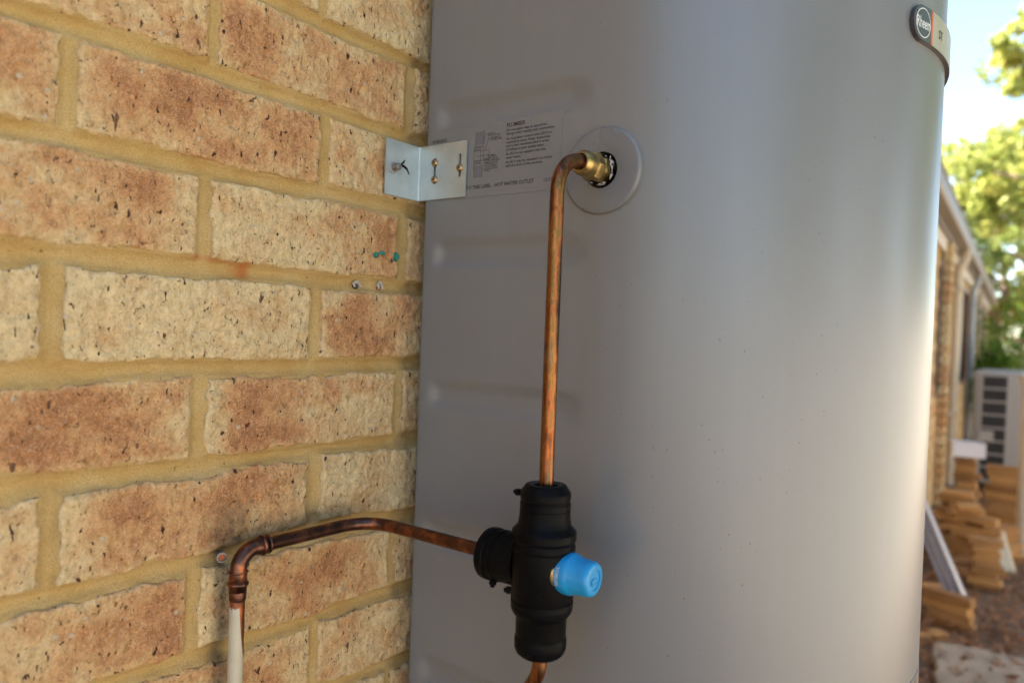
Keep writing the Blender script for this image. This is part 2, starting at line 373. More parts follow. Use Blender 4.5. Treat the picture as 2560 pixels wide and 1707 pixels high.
# ------------------------------------------------------------------ measured brick joints (photo pixels, turned into wall positions below)
# bed joints: (upper edge pts, lower edge pts) in photo px
J={0:([(742,0),(806,33),(857,61),(959,107),(1061,153)],[(643,0),(730,38),(827,87),(934,133),(1048,176)]),
1:([(0,-15),(51,0),(204,38),(332,82),(434,118),(536,150),(551,163),(704,217),(806,247),(934,296),(1023,324)],[(0,38),(143,82),(204,97),(332,143),(434,171),(561,212),(577,219),(679,250),(793,286),(832,293),(959,342),(1048,367)]),
2:([(0,283),(102,304),(199,324),(357,355),(485,388),(602,420),(793,456),(829,461),(934,487),(1036,510)],[(0,342),(128,362),(255,390),(319,405),(408,426),(485,441),(536,448),(704,487),(857,510),(992,540),(1036,550)]),
3:([(0,589),(153,612),(306,619),(408,632),(536,645),(653,660),(832,683),(985,696),(1043,706)],[(0,670),(107,663),(166,665),(255,678),(408,691),(536,701),(679,706),(770,716),(806,727),(934,732),(1023,739)]),
4:([(0,905),(110,894),(166,897),(255,905),(357,900),(510,897),(602,900),(770,896),(806,894),(934,894),(1043,888)],[(0,973),(128,971),(230,965),(306,951),(472,943),(520,947),(602,943),(755,943),(883,933),(985,930),(1041,925)]),
5:([(0,1190),(153,1178),(306,1162),(472,1147),(518,1137),(551,1139),(679,1121),(806,1109),(985,1083),(1041,1075)],[(0,1274),(89,1243),(151,1241),(255,1228),(357,1210),(510,1201),(551,1180),(653,1162),(768,1152),(806,1134),(883,1129),(1023,1119)]),
6:([(0,1496),(97,1475),(153,1463),(281,1440),(383,1405),(510,1384),(561,1366),(768,1312),(857,1289),(895,1282),(985,1276),(1038,1264)],[(0,1557),(102,1524),(204,1503),(332,1468),(464,1445),(500,1424),(561,1417),(730,1373),(832,1348),(967,1328),(992,1322),(1036,1310)]),
7:([(281,1690),(383,1659),(459,1631),(497,1621),(569,1595),(628,1577),(781,1537),(832,1511),(967,1465),(1038,1442)],[(357,1705),(434,1685),(561,1651),(628,1623),(770,1570),(801,1557),(934,1511),(1038,1480)]),
8:([(806,1705),(883,1685),(1031,1618)],[(895,1705),(967,1682),(1023,1659)])}
# perpends: row r lies between J[r-1] and J[r]: (xl,xr,y)
P={0:[(801,823,15)],1:[(524,554,80),(1015,1043,242)],2:[(149,194,200),(801,829,370)],3:[(496,531,540),(995,1023,620)],
4:[(102,163,790),(774,804,810)],5:[(477,520,1040),(987,1008,1000)],6:[(97,151,1360),(768,806,1230)],7:[(464,500,1530),(972,990,1390)],8:[(776,797,1630)],9:[(966,977,1690)]}


# ------------------------------------------------------------------ ground
gme = MB().add([(-300, -300, 0), (300, -300, 0), (300, 500, 0), (-300, 500, 0)], [(0, 1, 2, 3)]).mesh('ground')
g = link('ground', gme, M['soil']); g['kind'] = 'structure'

# ------------------------------------------------------------------ house: wall with its bricks
house = empty('brick_house', (0, 0, 0), 'blond clay brick house with ochre mortar and taupe gutter', 'house')
def wz(px, py): p = hit(px, py, 0, 0.0); return p[1], p[2]
JW = {}
for j, (Uu, Ll) in J.items():
    JW[j] = [np.array([wz(*p) for p in Uu]), np.array([wz(*p) for p in Ll])]
def jz(j, k, y):                            # z of a joint edge (k=0 upper, 1 lower) at wall position y
    if j in JW:
        a = JW[j][k]; yy, zz = a[:, 0], a[:, 1]
        z = np.interp(y, yy, zz)
        base = 1.35+.3024-.086*j + (.005 if k == 0 else -.005)
        lo = np.clip((yy[0]-y)/.15, 0, 1); hi = np.clip((y-yy[-1])/.15, 0, 1)
        return z*(1-lo)*(1-hi)+base*(lo+hi-lo*hi)
    return np.zeros_like(y)+1.35+.3024-.086*j + (.005 if k == 0 else -.005)
S0 = 0.3579
rows = {}                                   # row -> list of joint spans (ya, yb)
for r in range(-2, 12):
    known = [tuple(sorted((wz(a, y)[0], wz(b, y)[0]))) for (a, b, y) in P.get(r, [])]
    off = S0 if r % 2 else S0+.12
    spans = []
    for k in range(-4, 4):
        c = off+.24*k
        m = [q for q in known if abs((q[0]+q[1])/2-c) < .06]
        spans.append(m[0] if m else (c-.005, c+.005))
    rows[r] = spans
BL = {  # blush along each brick, left to right, by row and order of the bricks in sight
    0: [[.45, .45], [.25, .3], [.2, .2]], 1: [[.5, .6, .55], [.7, .75, .55, .45, .6, .45], [.15, .15]],
    2: [[.75, .7, .5], [.35, .8, .75, .65, .6, .55], [.4, .4, .3]], 3: [[.35, .4, .55, .8, .75, .25], [.1, .15, .2, .35, .65, .6], [.15, .2]],
    4: [[.1, .05], [.0, .05, 0, .05, .05, .1], [.3, .75, .65, .4, .3, .3]], 5: [[.8, .95, .85, .65, .45], [.1, .85, .75, .45, .4, .3, .3], [.85, .95]],
    6: [[.75, .8, .2], [.1, .75, .85, .8, .75, .6, .5], [.1, .1, .2, .35]], 7: [[.4, .35, .5, .8, .75], [.2, .45, .6, .7, .75, .7, .15], [.1, .15]],
    8: [[.6, .5, .6], [.5, .7, .6, .4], [.45, .35, .45]], 9: [[.3, .4], [.45, .35], [.6, .9]]}

def soot_shade_at(y, z):
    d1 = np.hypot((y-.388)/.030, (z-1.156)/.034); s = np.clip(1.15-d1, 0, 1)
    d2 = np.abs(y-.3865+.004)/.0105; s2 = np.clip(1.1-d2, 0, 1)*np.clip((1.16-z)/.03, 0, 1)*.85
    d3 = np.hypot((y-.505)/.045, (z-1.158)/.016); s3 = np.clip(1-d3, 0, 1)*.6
    d4 = np.clip(1-np.abs(y-.612)/.020, 0, 1)*.6                        # shade next to the heater edge, painted into the wall colour
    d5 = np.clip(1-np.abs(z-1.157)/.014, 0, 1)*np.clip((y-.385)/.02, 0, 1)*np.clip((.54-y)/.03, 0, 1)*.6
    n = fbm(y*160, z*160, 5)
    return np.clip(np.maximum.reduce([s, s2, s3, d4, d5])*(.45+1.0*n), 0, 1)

def make_brick(yl, yr, r, prof, seed, step=.0016):
    nu = max(10, int((yr-yl)/step)); nv = int(.078/step)
    u = np.concatenate([[0, .0005], np.linspace(.004, .996, nu), [.9995, 1]])
    v = np.concatenate([[0, .002], np.linspace(.012, .988, nv), [.998, 1]])
    y = yl+(yr-yl)*u
    zt = jz(r-1, 1, y); zb = jz(r, 0, y)
    Y = np.repeat(y[:, None], len(v), 1); Z = zb[:, None]+(zt-zb)[:, None]*v[None, :]
    # ragged outline
    eU = np.minimum(u, 1-u)*(yr-yl); eV = np.minimum(v, 1-v)*.076
    Y += ((fbm(Z*95, Y*0+seed, seed, 3)-.5)*.0060)*np.where(u < .5, 1, 1)[:, None]*np.clip(1-eU/.02, 0, 1)[:, None]
    Z += ((fbm(Y*80, Z*0+seed*3+np.where(v < .5, 0, 50)[None, :], seed+9, 4)-.5)*.0052)*np.clip(1-eV/.018, 0, 1)[None, :]
    X = (fbm(Y*30, Z*30, seed+1, 3)-.5)*.0035 + (fbm(Y*150, Z*120, seed+2, 4)-.5)*.0038 + (fbm(Y*420, Z*420, seed+8, 2)-.5)*.0007
    rs = np.random.RandomState(seed)
    for k in range(int(44*(yr-yl)/.23)):                     # pits and proud pebbles
        py, pz = rs.uniform(yl, yr), rs.uniform(zb.min(), zt.max()); rad = rs.uniform(.0014, .0030) if k else .0048; el = rs.uniform(.6, 1.5)
        d = np.hypot((Y-py)/el, (Z-pz)*el)/rad
        if rs.rand() < .62: X -= .0022*np.clip(1.2-d, 0, 1)**.7*rs.uniform(.5, 1)
        else: X += .0022*np.clip(1-d*d, 0, 1)**.6*rs.uniform(.5, 1)
    edge = np.minimum(eU[:, None], eV[None, :]); X -= .0022*np.clip(1-edge/.0032, 0, 1)**2
    X += rs.uniform(-.0012, .0012)
    ring = np.zeros_like(X, dtype=bool); ring[0] = ring[-1] = True; ring[:, 0] = ring[:, -1] = True
    X[ring] = -.012
    bl = np.interp(np.clip(u, 0, 1), np.linspace(0, 1, len(prof)), prof)[:, None]+(fbm(Y*30, Z*42, seed+5, 4)-.5)*1.15
    bl = bl*(1-.75*np.clip(1-edge/.010, 0, 1)*fbm(Y*90, Z*90, seed+6, 3))    # pale fired edges
    return grid_mesh('brick', np.stack([X, Y, Z], -1), {'blush': np.clip(bl, 0, 1), 'soot_shade': soot_shade_at(Y, Z)})

WY0, WY1, WZ0, WZ1 = -.16, .66, .88, 1.80
# mortar sheet, tooled hollow between the bricks
ny, nz = int((WY1-WY0)/.0028), int((WZ1-WZ0)/.0024)
yy = np.linspace(WY0, WY1, ny); zz = np.linspace(WZ0, WZ1, nz)
Yg = np.repeat(yy[:, None], nz, 1); Zg = np.repeat(zz[None, :], ny, 0); Xg = np.full_like(Yg, -.004)
for j in range(-3, 10):
    zu, zl = jz(j, 0, yy)[:, None], jz(j, 1, yy)[:, None]; c = (zu+zl)/2; h = np.maximum((zu-zl)/2, .004)
    t_ = (Zg-c)/h; inn = np.abs(t_) < 1.15
    Xg = np.where(inn, -.0018-.0070*np.clip(1-t_*t_, 0, 1)**.7, Xg)
for r, spans in rows.items():
    zt, zb = jz(r-1, 1, yy)[:, None], jz(r, 0, yy)[:, None]; inr = (Zg < zt+.004) & (Zg > zb-.004)
    for (a, b) in spans:
        t_ = (Yg-(a+b)/2)/max((b-a)/2, .004); k = inr & (np.abs(t_) < 1.15)
        Xg = np.where(k, np.minimum(-.0018-.0050*np.clip(1-t_*t_, 0, 1)**.7, np.where(Xg < -.0041, Xg, 0)), Xg)
Xg += (fbm(Yg*60, Zg*60, 3, 4)-.5)*.0020+(fbm(Yg*14, Zg*190, 13, 3)-.5)*.0012
rust = np.clip(1-np.hypot((Yg-.395)/.014, 0)/1, 0, 1)*np.clip(1-np.abs(Zg-1.3985)/.010, 0, 1)**.4 + np.clip(1-np.abs(Zg-1.4045)/.004, 0, 1)*np.clip(1-np.abs(Yg-.362)/.03, 0, 1)
wall = link('wall', grid_mesh('wall', np.stack([Xg, Yg, Zg], -1), {'soot_shade': soot_shade_at(Yg, Zg), 'rust': np.clip(rust*2.6*fbm(Yg*120, Zg*90, 8, 3), 0, 1)}), M['mortar'], house)
nb = 0
for r in range(-1, 11):
    sp = rows[r]; order = 0
    for k in range(len(sp)-1):
        yl, yr = sp[k][1], sp[k+1][0]
        if yr < WY0+.02 or yl > WY1-.005 or yl < -.2: continue
        a = BL.get(r); prof = a[min(order, len(a)-1)] if a else [rnd.uniform(.1, .8) for _ in range(4)]
        if r in BL:                          # bricks in sight: pick the profile by where the brick lies
            vis = [i for i in range(len(sp)-1) if sp[i+1][0] > .155 and sp[i][1] < .60]
            prof = a[min(vis.index(k), len(a)-1)] if k in vis else [.4, .5, .3]
        link('brick', make_brick(yl, yr, r, prof, 100+r*20+k), M['brick'], wall); nb += 1

# far and outlying brickwork: everything the heater hides or the lens blurs, one joined part
E_ = Vector((-.042, .99912, 0)); N_ = Vector((.99912, .042, 0)); W0 = Vector((-.01, 1.2, 0))
def FW(s, o, z): return W0+E_*s+N_*o+Vector((0, 0, z))
bw = MB(); mo = MB()
mm = Matrix(((N_.x, E_.x, 0, W0.x), (N_.y, E_.y, 0, W0.y), (0, 0, 1, 0), (0, 0, 0, 1)))
WIN = [(5.75, 6.35), (8.65, 10.0), (14.2, 15.8)]
blush = []; bwq = []
def add_simple(lo, hi, Mx=None):
    n0 = len(bw.v); bw.cbox(lo, hi, .002, Mx); b = rnd.choice([.05, .15, .3, .4, .5, .62]); blush.extend([b]*(len(bw.v)-n0))
for r in range(-9, 20):
    z1 = 1.35+.3024-.086*(r-1)-.005; z0 = z1-.076
    if z0 < 0 or z1 > 2.32: continue
    off = S0 if r % 2 else S0+.12
    for k in range(-24, 8):                  # near wall outside the detailed patch
        ya, yb = off+.24*k+.005, off+.24*(k+1)-.005
        if yb < -4: continue
        inside = (-1 <= r <= 10) and yl is not None and not (yb < WY0+.02 or ya > WY1-.005 or ya < -.2-.03)
        if inside: continue
        if ya > 1.19: continue
        add_simple((-.02, ya, z0), (rnd.uniform(-.001, .001), min(yb, 1.2), z1))
    for k in range(0, 72):                   # far wall
        sa, sb = off-.3+.24*k+.005, off-.3+.24*(k+1)-.005
        if sb > 17: continue
        if any(sa < w1 and sb > w0 for (w0, w1) in WIN) and .9 < z0 < 2.1: continue
        add_simple((-.02, max(sa, 0), z0), (.006+rnd.uniform(-.001, .001), sb, z1), mm)
me = bw.mesh('brickwork'); at = me.attributes.new('blush', 'FLOAT', 'POINT'); at.data.foreach_set('value', np.array(blush, dtype=np.float32))
o = link('brickwork', me, M['brick'], wall); o['kind'] = 'stuff'
core = MB()
core.box((-5.5, -4, 0), (-.0125, WY0, 2.32)).box((-5.5, WY0, 0), (-.0125, 1.2, WZ0)).box((-5.5, WY0, WZ1), (-.0125, 1.2, 2.32)).box((-5.5, WY0, WZ0), (-.0135, 1.2, WZ1))
core.box((-5.2, 0, 0), (-.055, 17, 2.32), mm).box((-.0549, 0, 0), (-.006, 17, .9), mm).box((-.0549, 0, 2.1), (-.006, 17, 2.32), mm)
for a_, b_ in zip([0]+[w[1] for w in WIN], [w[0] for w in WIN]+[17]): core.box((-.0549, a_, .9001), (-.006, b_, 2.0999), mm)
core.build('wall_core', M['mortar'], house)
# eave, gutter and roof
MX0 = Matrix.Identity(4)
for Mx, y0, y1 in ((MX0, -4, 1.2), (mm, 0.002, 17.3)):
    MB().box((-.018, y0, 2.323), (.042, y1, 2.335), Mx).build('soffit', M['cream'], house)
    MB().box((.042, y0, 2.26), (.060, y1, 2.40), Mx).build('fascia', M['gutter'], house)
    prof = [(.061, 2.295), (.138, 2.295), (.150, 2.31), (.150, 2.40), (.160, 2.405), (.160, 2.415), (.143, 2.412), (.143, 2.312), (.133, 2.302), (.061, 2.302)]
    q = MB(); n = len(prof)
    vs = [Mx @ Vector((a, y0, b)) for a, b in prof]+[Mx @ Vector((a, y1, b)) for a, b in prof]
    q.add(vs, [(i, (i+1) % n, n+(i+1) % n, n+i) for i in range(n)]+[tuple(range(n-1, -1, -1)), tuple(range(n, 2*n))]).build('gutter', M['gutter'], house)
    MB().box((.010, y0, 2.15), (.032, y1, 2.32), Mx).build('frieze_board', M['cream'], house)
    q = MB(); nw = int((y1-y0)/.19)                 # corrugated roof sheet
    vs = []; fs = []
    for i in range(nw*2+1):
        yv = y0+(y1-y0)*i/(nw*2); dz = .02 if i % 2 else 0
        for (xx, z_) in ((.10, 2.43), (-2.8, 3.62), (-5.6, 2.43)): vs.append(Mx @ Vector((xx, yv, z_+dz)))
    for i in range(nw*2):
        for k in range(2): fs.append((i*3+k, i*3+k+1, (i+1)*3+k+1, (i+1)*3+k))
    q.add(vs, fs).build('roof', M['roof'], house)
def far_s(px, py, o=0.0):                   # along-wall distance where a photo pixel meets the far wall
    d = Vector(ray(px, py)); n = N_; w = W0+N_*o
    t = (w-Vector(CAM)).dot(n)/d.dot(n); p = Vector(CAM)+d*t; return (p-W0).dot(E_), p.z
for (w0, w1) in WIN:
    f = MB()
    for a in ((w0, w0+.05), (w1-.05, w1)): f.box((-.05, a[0], .92), (.012, a[1], 2.08), mm)
    f.box((-.05, w0+.05, .92), (.012, w1-.05, .97), mm).box((-.05, w0+.05, 2.03), (.012, w1-.05, 2.08), mm)
    fo = f.build('window', M['reveal'], house)
    MB().box((-.03, w0+.05, .97), (-.022, w1-.05, 2.03), mm).build('pane', M['pane'], fo)
def downpipe(s, o, w, mat):
    pts = [FW(s, .105, 2.30), FW(s, .105, 2.22), FW(s, o, 2.10), FW(s, o, .02)]
    q = MB(); pp = fillet(pts, [.05, .05], 6); q.tube(dens(pp, .4), w, 10); d = q.build('downpipe', mat, house, 1.2)
    for z in (1.9, .7):
        MB().box((.004, s-w-.03, z), (o+w+.004, s+w+.03, z+.03), mm).build('pipe_clip', mat, d)
s1, _ = far_s(2389, 900, .06); downpipe(s1, .055, .042, M['cream'])
s2, _ = far_s(2428, 900, .06); downpipe(s2, .05, .036, M['bluegrey'])
for px in (2370, 2447):               # shallow brick piers between openings; the second coloured cream as if sunlit
    s, _ = far_s(px, 900, .06)
    q = MB(); nn = 0
    for i in range(26):
        q.cbox((.008, s-.23+(.115 if i % 2 else 0)*0, .01+.086*i), (.075, s+.0, .086*i+.082), .003, mm)
    me = q.mesh('brick_pier'); at = me.attributes.new('blush', 'FLOAT', 'POINT')
    at.data.foreach_set('value', np.repeat(nrs.uniform(.1, .8, 26), len(me.vertices)//26).astype(np.float32)); link('brick_pier', me, M['brick' if px == 2370 else 'cream'], house)

# ------------------------------------------------------------------ water heater
PY = .614; XC = .242; RT = .25; YC = PY+RT; XB = .012; TZ0, TZ1 = .14, 1.84; OX, OZ = .2444, 1.506
heater = empty('water_heater', (XC, YC, 0), 'tall pale grey storage water heater with rounded front against brick wall', 'water heater')
def arc_pt(phi, R=RT): return (XC+R*math.cos(phi), YC+R*math.sin(phi))
per = [(XB+.010, PY+.012), (XB+.001, PY+.0035), (XB+.0003, PY+.0016), (XB+.001, PY+.0005), (XB+.0028, PY)]
xs = np.concatenate([np.arange(XB+.006, .20, .0035), np.arange(.20, XC, .0025)]); per += [(x, PY) for x in xs]
for a in np.radians(np.concatenate([np.arange(-90, -62, .55), np.arange(-62, 90.1, 3)])): per.append(arc_pt(a))
per += [(x, YC+RT) for x in np.linspace(XC-.02, XB+.01, 8)]+[(XB, YC+RT-.01), (XB, YC), (XB+.010, PY+.012)]
per = np.array(per)
zs = np.concatenate([np.arange(TZ0, .93, .02), np.arange(.93, 1.72, .0028), np.arange(1.72, TZ1+.001, .02)])
Pm = np.zeros((len(per), len(zs), 3)); Pm[:, :, 0] = per[:, 0:1]; Pm[:, :, 1] = per[:, 1:2]; Pm[:, :, 2] = zs[None, :]
flat = (np.abs(per[:, 1]-PY) < .02) & (per[:, 0] > XB+.004)
for rz in (1.585, 1.433, 1.277, 1.121, .966):             # pressed stiffening grooves
    gx = np.clip((per[:, 0]-.024)/.020, 0, 1)*np.clip((.234-per[:, 0])/.035, 0, 1); gx = gx*gx*(3-2*gx)*flat
    gz = np.clip(1.25-np.abs(zs-rz)/.016, 0, 1); gz = gz*gz*(3-2*gz)
    Pm[:, :, 1] += .0052*gx[:, None]*gz[None, :]
me = grid_mesh('jacket', Pm)
# hole for the outlet
import bmesh
bm = bmesh.new(); bm.from_mesh(me)
dead = [f for f in bm.faces if f.calc_center_median().y < PY+.05 and math.hypot(f.calc_center_median().x-OX, f.calc_center_median().z-OZ) < .0195]
bmesh.ops.delete(bm, geom=dead, context='FACES'); bmesh.ops.remove_doubles(bm, verts=[v for v in bm.verts if abs(v.co.x-XB-.010) < .001 and abs(v.co.y-PY-.012) < .001], dist=1e-5)
bm.to_mesh(me); bm.free()
jacket = link('jacket', me, M['tank'], heater)
q = MB(); ring = [Vector((x, y, 0)) for x, y in per[4:-3]]; cc = Vector((.2, YC, 0))
def lid(z0, z1, gr, name):
    q = MB(); n = len(ring); vs = []
    for z, g_ in ((z0, gr*.2), (z0+.002*np.sign(z1-z0), gr), (z1-.012*np.sign(z1-z0), gr), (z1, gr*.1-.012)):
        for p in ring: d = (p-cc); d.normalize(); vs.append(Vector((p.x, p.y, z))+d*g_)
    fs = [(k*n+i, k*n+(i+1) % n, (k+1)*n+(i+1) % n, (k+1)*n+i) for k in range(3) for i in range(n)]+[tuple(range(3*n, 4*n))]
    q.add(vs, fs).build(name, M['collar'], heater, .6)
lid(TZ1-.01, TZ1+.035, .004, 'top_cover'); lid(TZ0+.03, TZ0-.02, .004, 'base_cover')
for fx, fy in ((.06, .68), (.06, 1.04), (.40, .75), (.40, .98)): MB().cbox((fx-.03, fy-.03, 0), (fx+.03, fy+.03, TZ0-.018), .004).build('foot', M['collar'], heater)
MO = axis_m((OX, PY, OZ), (0, -1, 0), (1, 0, 0))        # local z = out of the panel, towards the camera side
MB().lathe([(.0172, -.028), (.0172, .0036), (.0185, .0042), (.0385, .0042), (.0404, .0038), (.0414, .0026), (.0416, .0010), (.0416, -.007)], 72, MO).build('outlet_collar', M['collar'], heater, .7)
MB().lathe([(.0168, -.030), (.0168, .001)], 40, MO).lathe([(.0001, -.028), (.0168, -.028)], 40, MO).build('outlet_recess', M['dark'], heater)

# warning label, printed on a silver sticker
LY = PY-.0005
lab = MB().box((.0155, LY, 1.493), (.1965, PY-.0001, 1.5705)).build('warning_label', M['tank'], heater)
def text_mesh(body, mb, place, size=None, x0=None, x1=None, base=0.0, h=None, shear=0.0, bold=.013):
    cu = bpy.data.curves.new('t', 'FONT'); cu.body = body; cu.size = 1.0; cu.resolution_u = 2; cu.fill_mode = 'FRONT'; cu.shear = shear; cu.offset = bold
    ob = bpy.data.objects.new('t', cu); COL.objects.link(ob); dg = bpy.context.evaluated_depsgraph_get(); dg.update()
    m = bpy.data.meshes.new_from_object(ob.evaluated_get(dg)); bpy.data.objects.remove(ob)
    vx = [v.co.x for v in m.vertices]; a, b = min(vx), max(vx)
    sx = (x1-x0)/(b-a) if x1 is not None else size
    sy = (h/.70) if h else sx
    vs = [place(x0+(v.co.x-a)*sx, base+v.co.y*sy) for v in m.vertices]; mb.add(vs, [tuple(p.vertices) for p in m.polygons])
    bpy.data.meshes.remove(m); bpy.data.curves.remove(cu)
pl = lambda x, z: (x, LY-.0002, z)
pr_ = MB()
text_mesh('PLUMBER', pr_, pl, x0=.1274, x1=.1508, base=1.5628, h=.0043)
W_ = (.1878-.1272)
for body, w, z in (('Do not apply heat to any of the', .0505, 1.5584), ('fittings when making your connections.', .0608, 1.5546),
                   ('An expansion control valve (ECV) is', .0568, 1.5495), ('required by some Water Authorities', .0552, 1.5457), ('and is also recommended in areas', .0540, 1.5419), ('of scaling or poor quality water.', .0487, 1.5381),
                   ('An ECV is not supplied with this', .0502, 1.5335), ('water heater.', .0202, 1.5297), ('An ECV may be necessary to comply', .0590, 1.5250), ('with the terms of the warranty.', .0476, 1.5211)):
    text_mesh(body, pr_, pl, x0=.1272, x1=.1272+w, base=z, h=.0026)
text_mesh('TO THIS LABEL - HOT WATER OUTLET', pr_, pl, x0=.0745, x1=.1643, base=1.5020, h=.0040)
text_mesh('121251', pr_, pl, x0=.1767, x1=.1888, base=1.5020, h=.0032)
text_mesh('WARNING', pr_, pl, x0=.0216, x1=.0436, base=1.5580, h=.0038)
for body, x, w, z in (('INLET OR', .1018, .0095, 1.5585), ('OUTLET FITTING', .1018, .0172, 1.5564), ('DIPTUBE OR', .1062, .0130, 1.5537), ('FITTING LINER', .1062, .0148, 1.5516),
                      ('PLUMBER', .1030, .0110, 1.5348), ('THE DIPTUBE OR', .0985, .0178, 1.5324), ('FITTING LINER MUST', .0985, .0212, 1.5302), ('REMAIN IN PLACE', .0985, .0185, 1.5280),
                      ('IT IS PUSHED AT', .0985, .0176, 1.5258), ('TO THE CORRECT', .0985, .0182, 1.5236), ('POSITION BY THE', .0985, .0176, 1.5214), ('FITTING.', .0985, .0082, 1.5192)):
    text_mesh(body, pr_, pl, x0=x, x1=x+w, base=z, h=.0015)
def seg(x0, z0, x1, z1, w=.00035):
    d = Vector((x1-x0, z1-z0)); n_ = Vector((-d.y, d.x)).normalized()*w/2
    pr_.add([pl(x0-n_.x, z0-n_.y), pl(x1-n_.x, z1-n_.y), pl(x1+n_.x, z1+n_.y), pl(x0+n_.x, z0+n_.y)], [(0, 1, 2, 3)])
for (a, b, c, d) in ((.0838, 1.5475, .0838, 1.5300), (.0852, 1.5632, .0852, 1.5478), (.0970, 1.5642, .0970, 1.5300), (.0838, 1.5470, .0960, 1.5470), (.0838, 1.5425, .0930, 1.5425), (.0838, 1.5322, .0930, 1.5322), (.0838, 1.5285, .0955, 1.5285),
                     (.0930, 1.5425, .0930, 1.5310), (.0930, 1.5420, .1042, 1.5420), (.0930, 1.5320, .1042, 1.5320), (.1042, 1.5420, .1048, 1.5395), (.1048, 1.5395, .1038, 1.5362), (.1038, 1.5362, .1045, 1.5320),
                     (.0870, 1.5368, .1095, 1.5372), (.0955, 1.5500, .0990, 1.5590), (.0990, 1.5590, .1012, 1.5592), (.0995, 1.5425, .1030, 1.5540), (.1030, 1.5540, .1055, 1.5544), (.0960, 1.5280, .0960, 1.5137), (.0836, 1.5280, .0840, 1.5200), (.0845, 1.5275, .0845, 1.5135)): seg(a, b, c, d)
for i in range(7):
    seg(.0842+.0016*i, 1.5425, .0852+.0016*i, 1.5468); seg(.0842+.0014*i, 1.5285, .0852+.0014*i, 1.5322)
for i in range(5): seg(.0155, 1.5535+.0001, .0155, 1.5536)
o = pr_.build('print', M['ink'], lab); o['kind'] = 'stuff'
for (x0, x1, z0, z1) in ((.0853, .0968, 1.5490, 1.5630), (.0848, .0958, 1.5140, 1.5270)): MB().add([pl(x0, z0), pl(x1, z0), pl(x1, z1), pl(x0, z1)], [(0, 1, 2, 3)]).build('hatched_print', M['inkgrey'], lab)

# maker's badge wrapped round the front
BZ = 1.6545
def cyl_pl(R): return lambda a, z: (XC+R*math.cos(a), YC+R*math.sin(a), z)
def patch(mb, R, a0, a1, zlo, zhi, n=24, th=0.0):          # curved patch; zlo, zhi may be functions of angle
    vs = []; fs = []
    f = cyl_pl(R); k = cyl_pl(R-th)
    for i in range(n+1):
        a = a0+(a1-a0)*i/n; lo = zlo(a) if callable(zlo) else zlo; hi = zhi(a) if callable(zhi) else zhi
        vs += [f(a, lo), f(a, hi), k(a, lo), k(a, hi)]
    for i in range(n):
        b = i*4; fs += [(b, b+4, b+5, b+1)]
        if th: fs += [(b+2, b+6, b+4, b), (b+1, b+5, b+7, b+3)]
    if th: fs += [(0, 1, 3, 2), (4*n, 4*n+2, 4*n+3, 4*n+1)]
    mb.add(vs, fs)
rd = math.radians; HB = .0168; RB = RT+.004; aL = rd(-21.6); aR = rd(21.6); ca = HB/RB
def halfh(a):
    e = min(a-aL, aR-a)
    return HB if e > ca else math.sqrt(max(1e-9, HB*HB-(HB-e*RB)**2))
q = MB(); 
vs = []
patch(q, RB, aL, aR, lambda a: BZ-halfh(a), lambda a: BZ+halfh(a), 90, .0038); badge = q.build('badge', M['badge_edge'], heater)
hi_ = lambda k: (lambda a: BZ+max(halfh(a)-.0006, .0001)*k)
q = MB(); patch(q, RB+.0003, aL+.003, rd(-13.9), hi_(-1), hi_(1), 30); q.build('grey_field', M['badge_dark'], badge)
q = MB(); patch(q, RB+.0003, rd(-13.9), rd(-13.1), hi_(-1), hi_(1), 4); q.build('red_stripe', M['badge_red'], badge)
q = MB(); patch(q, RB+.0003, rd(-13.1), aR-.003, hi_(-1), hi_(1), 50); q.build('silver_field', M['badge_cream'], badge)
q = MB(); f = cyl_pl(RB+.0006); vs = []; fs = []; n = 48; ac = rd(-17.6); rz = .0138
for i in range(n):
    t = 2*math.pi*i/n
    for rr in (rz, rz-.0009): vs.append(f(ac+rr*math.cos(t)/RB, BZ+rr*math.sin(t)))
for i in range(n): j = (i+1) % n; fs.append((2*i, 2*j, 2*j+1, 2*i+1))
q.add(vs, fs)
text_mesh('Rheem', q, lambda x, z: f(ac+x/RB, BZ+z), x0=-.0122, x1=.0128, base=-.0050, h=.0105)
q.build('badge_print', M['badge_print'], badge)
q = MB(); text_mesh('ST', q, lambda x, z: f(rd(-9.6)+x/RB, BZ+z), x0=0, x1=.0115, base=-.0045, h=.0085); q.build('badge_letters', M['ink'], badge)
q = MB(); patch(q, RT+.0006, rd(-8.5), rd(14), .80, lambda a: 1.014-.012*max(0, 1-(a-rd(-8.5))/.05)**2, 40, .0005); q.build('rating_sticker', M['ratings'], heater)

# ------------------------------------------------------------------ bracket holding the heater to the wall
br = empty('tank_bracket', (.004, .6225, 1.494), 'bent galvanised bracket screwed across wall and heater edge', 'bracket')
bz0, bz1 = 1.4945, 1.5555
T = .0016; by = .6105
q = MB()
q.box((.0035, .5590, bz0), (.0035+T, by+T, bz1))                          # leg on the wall
xa = .0035+T
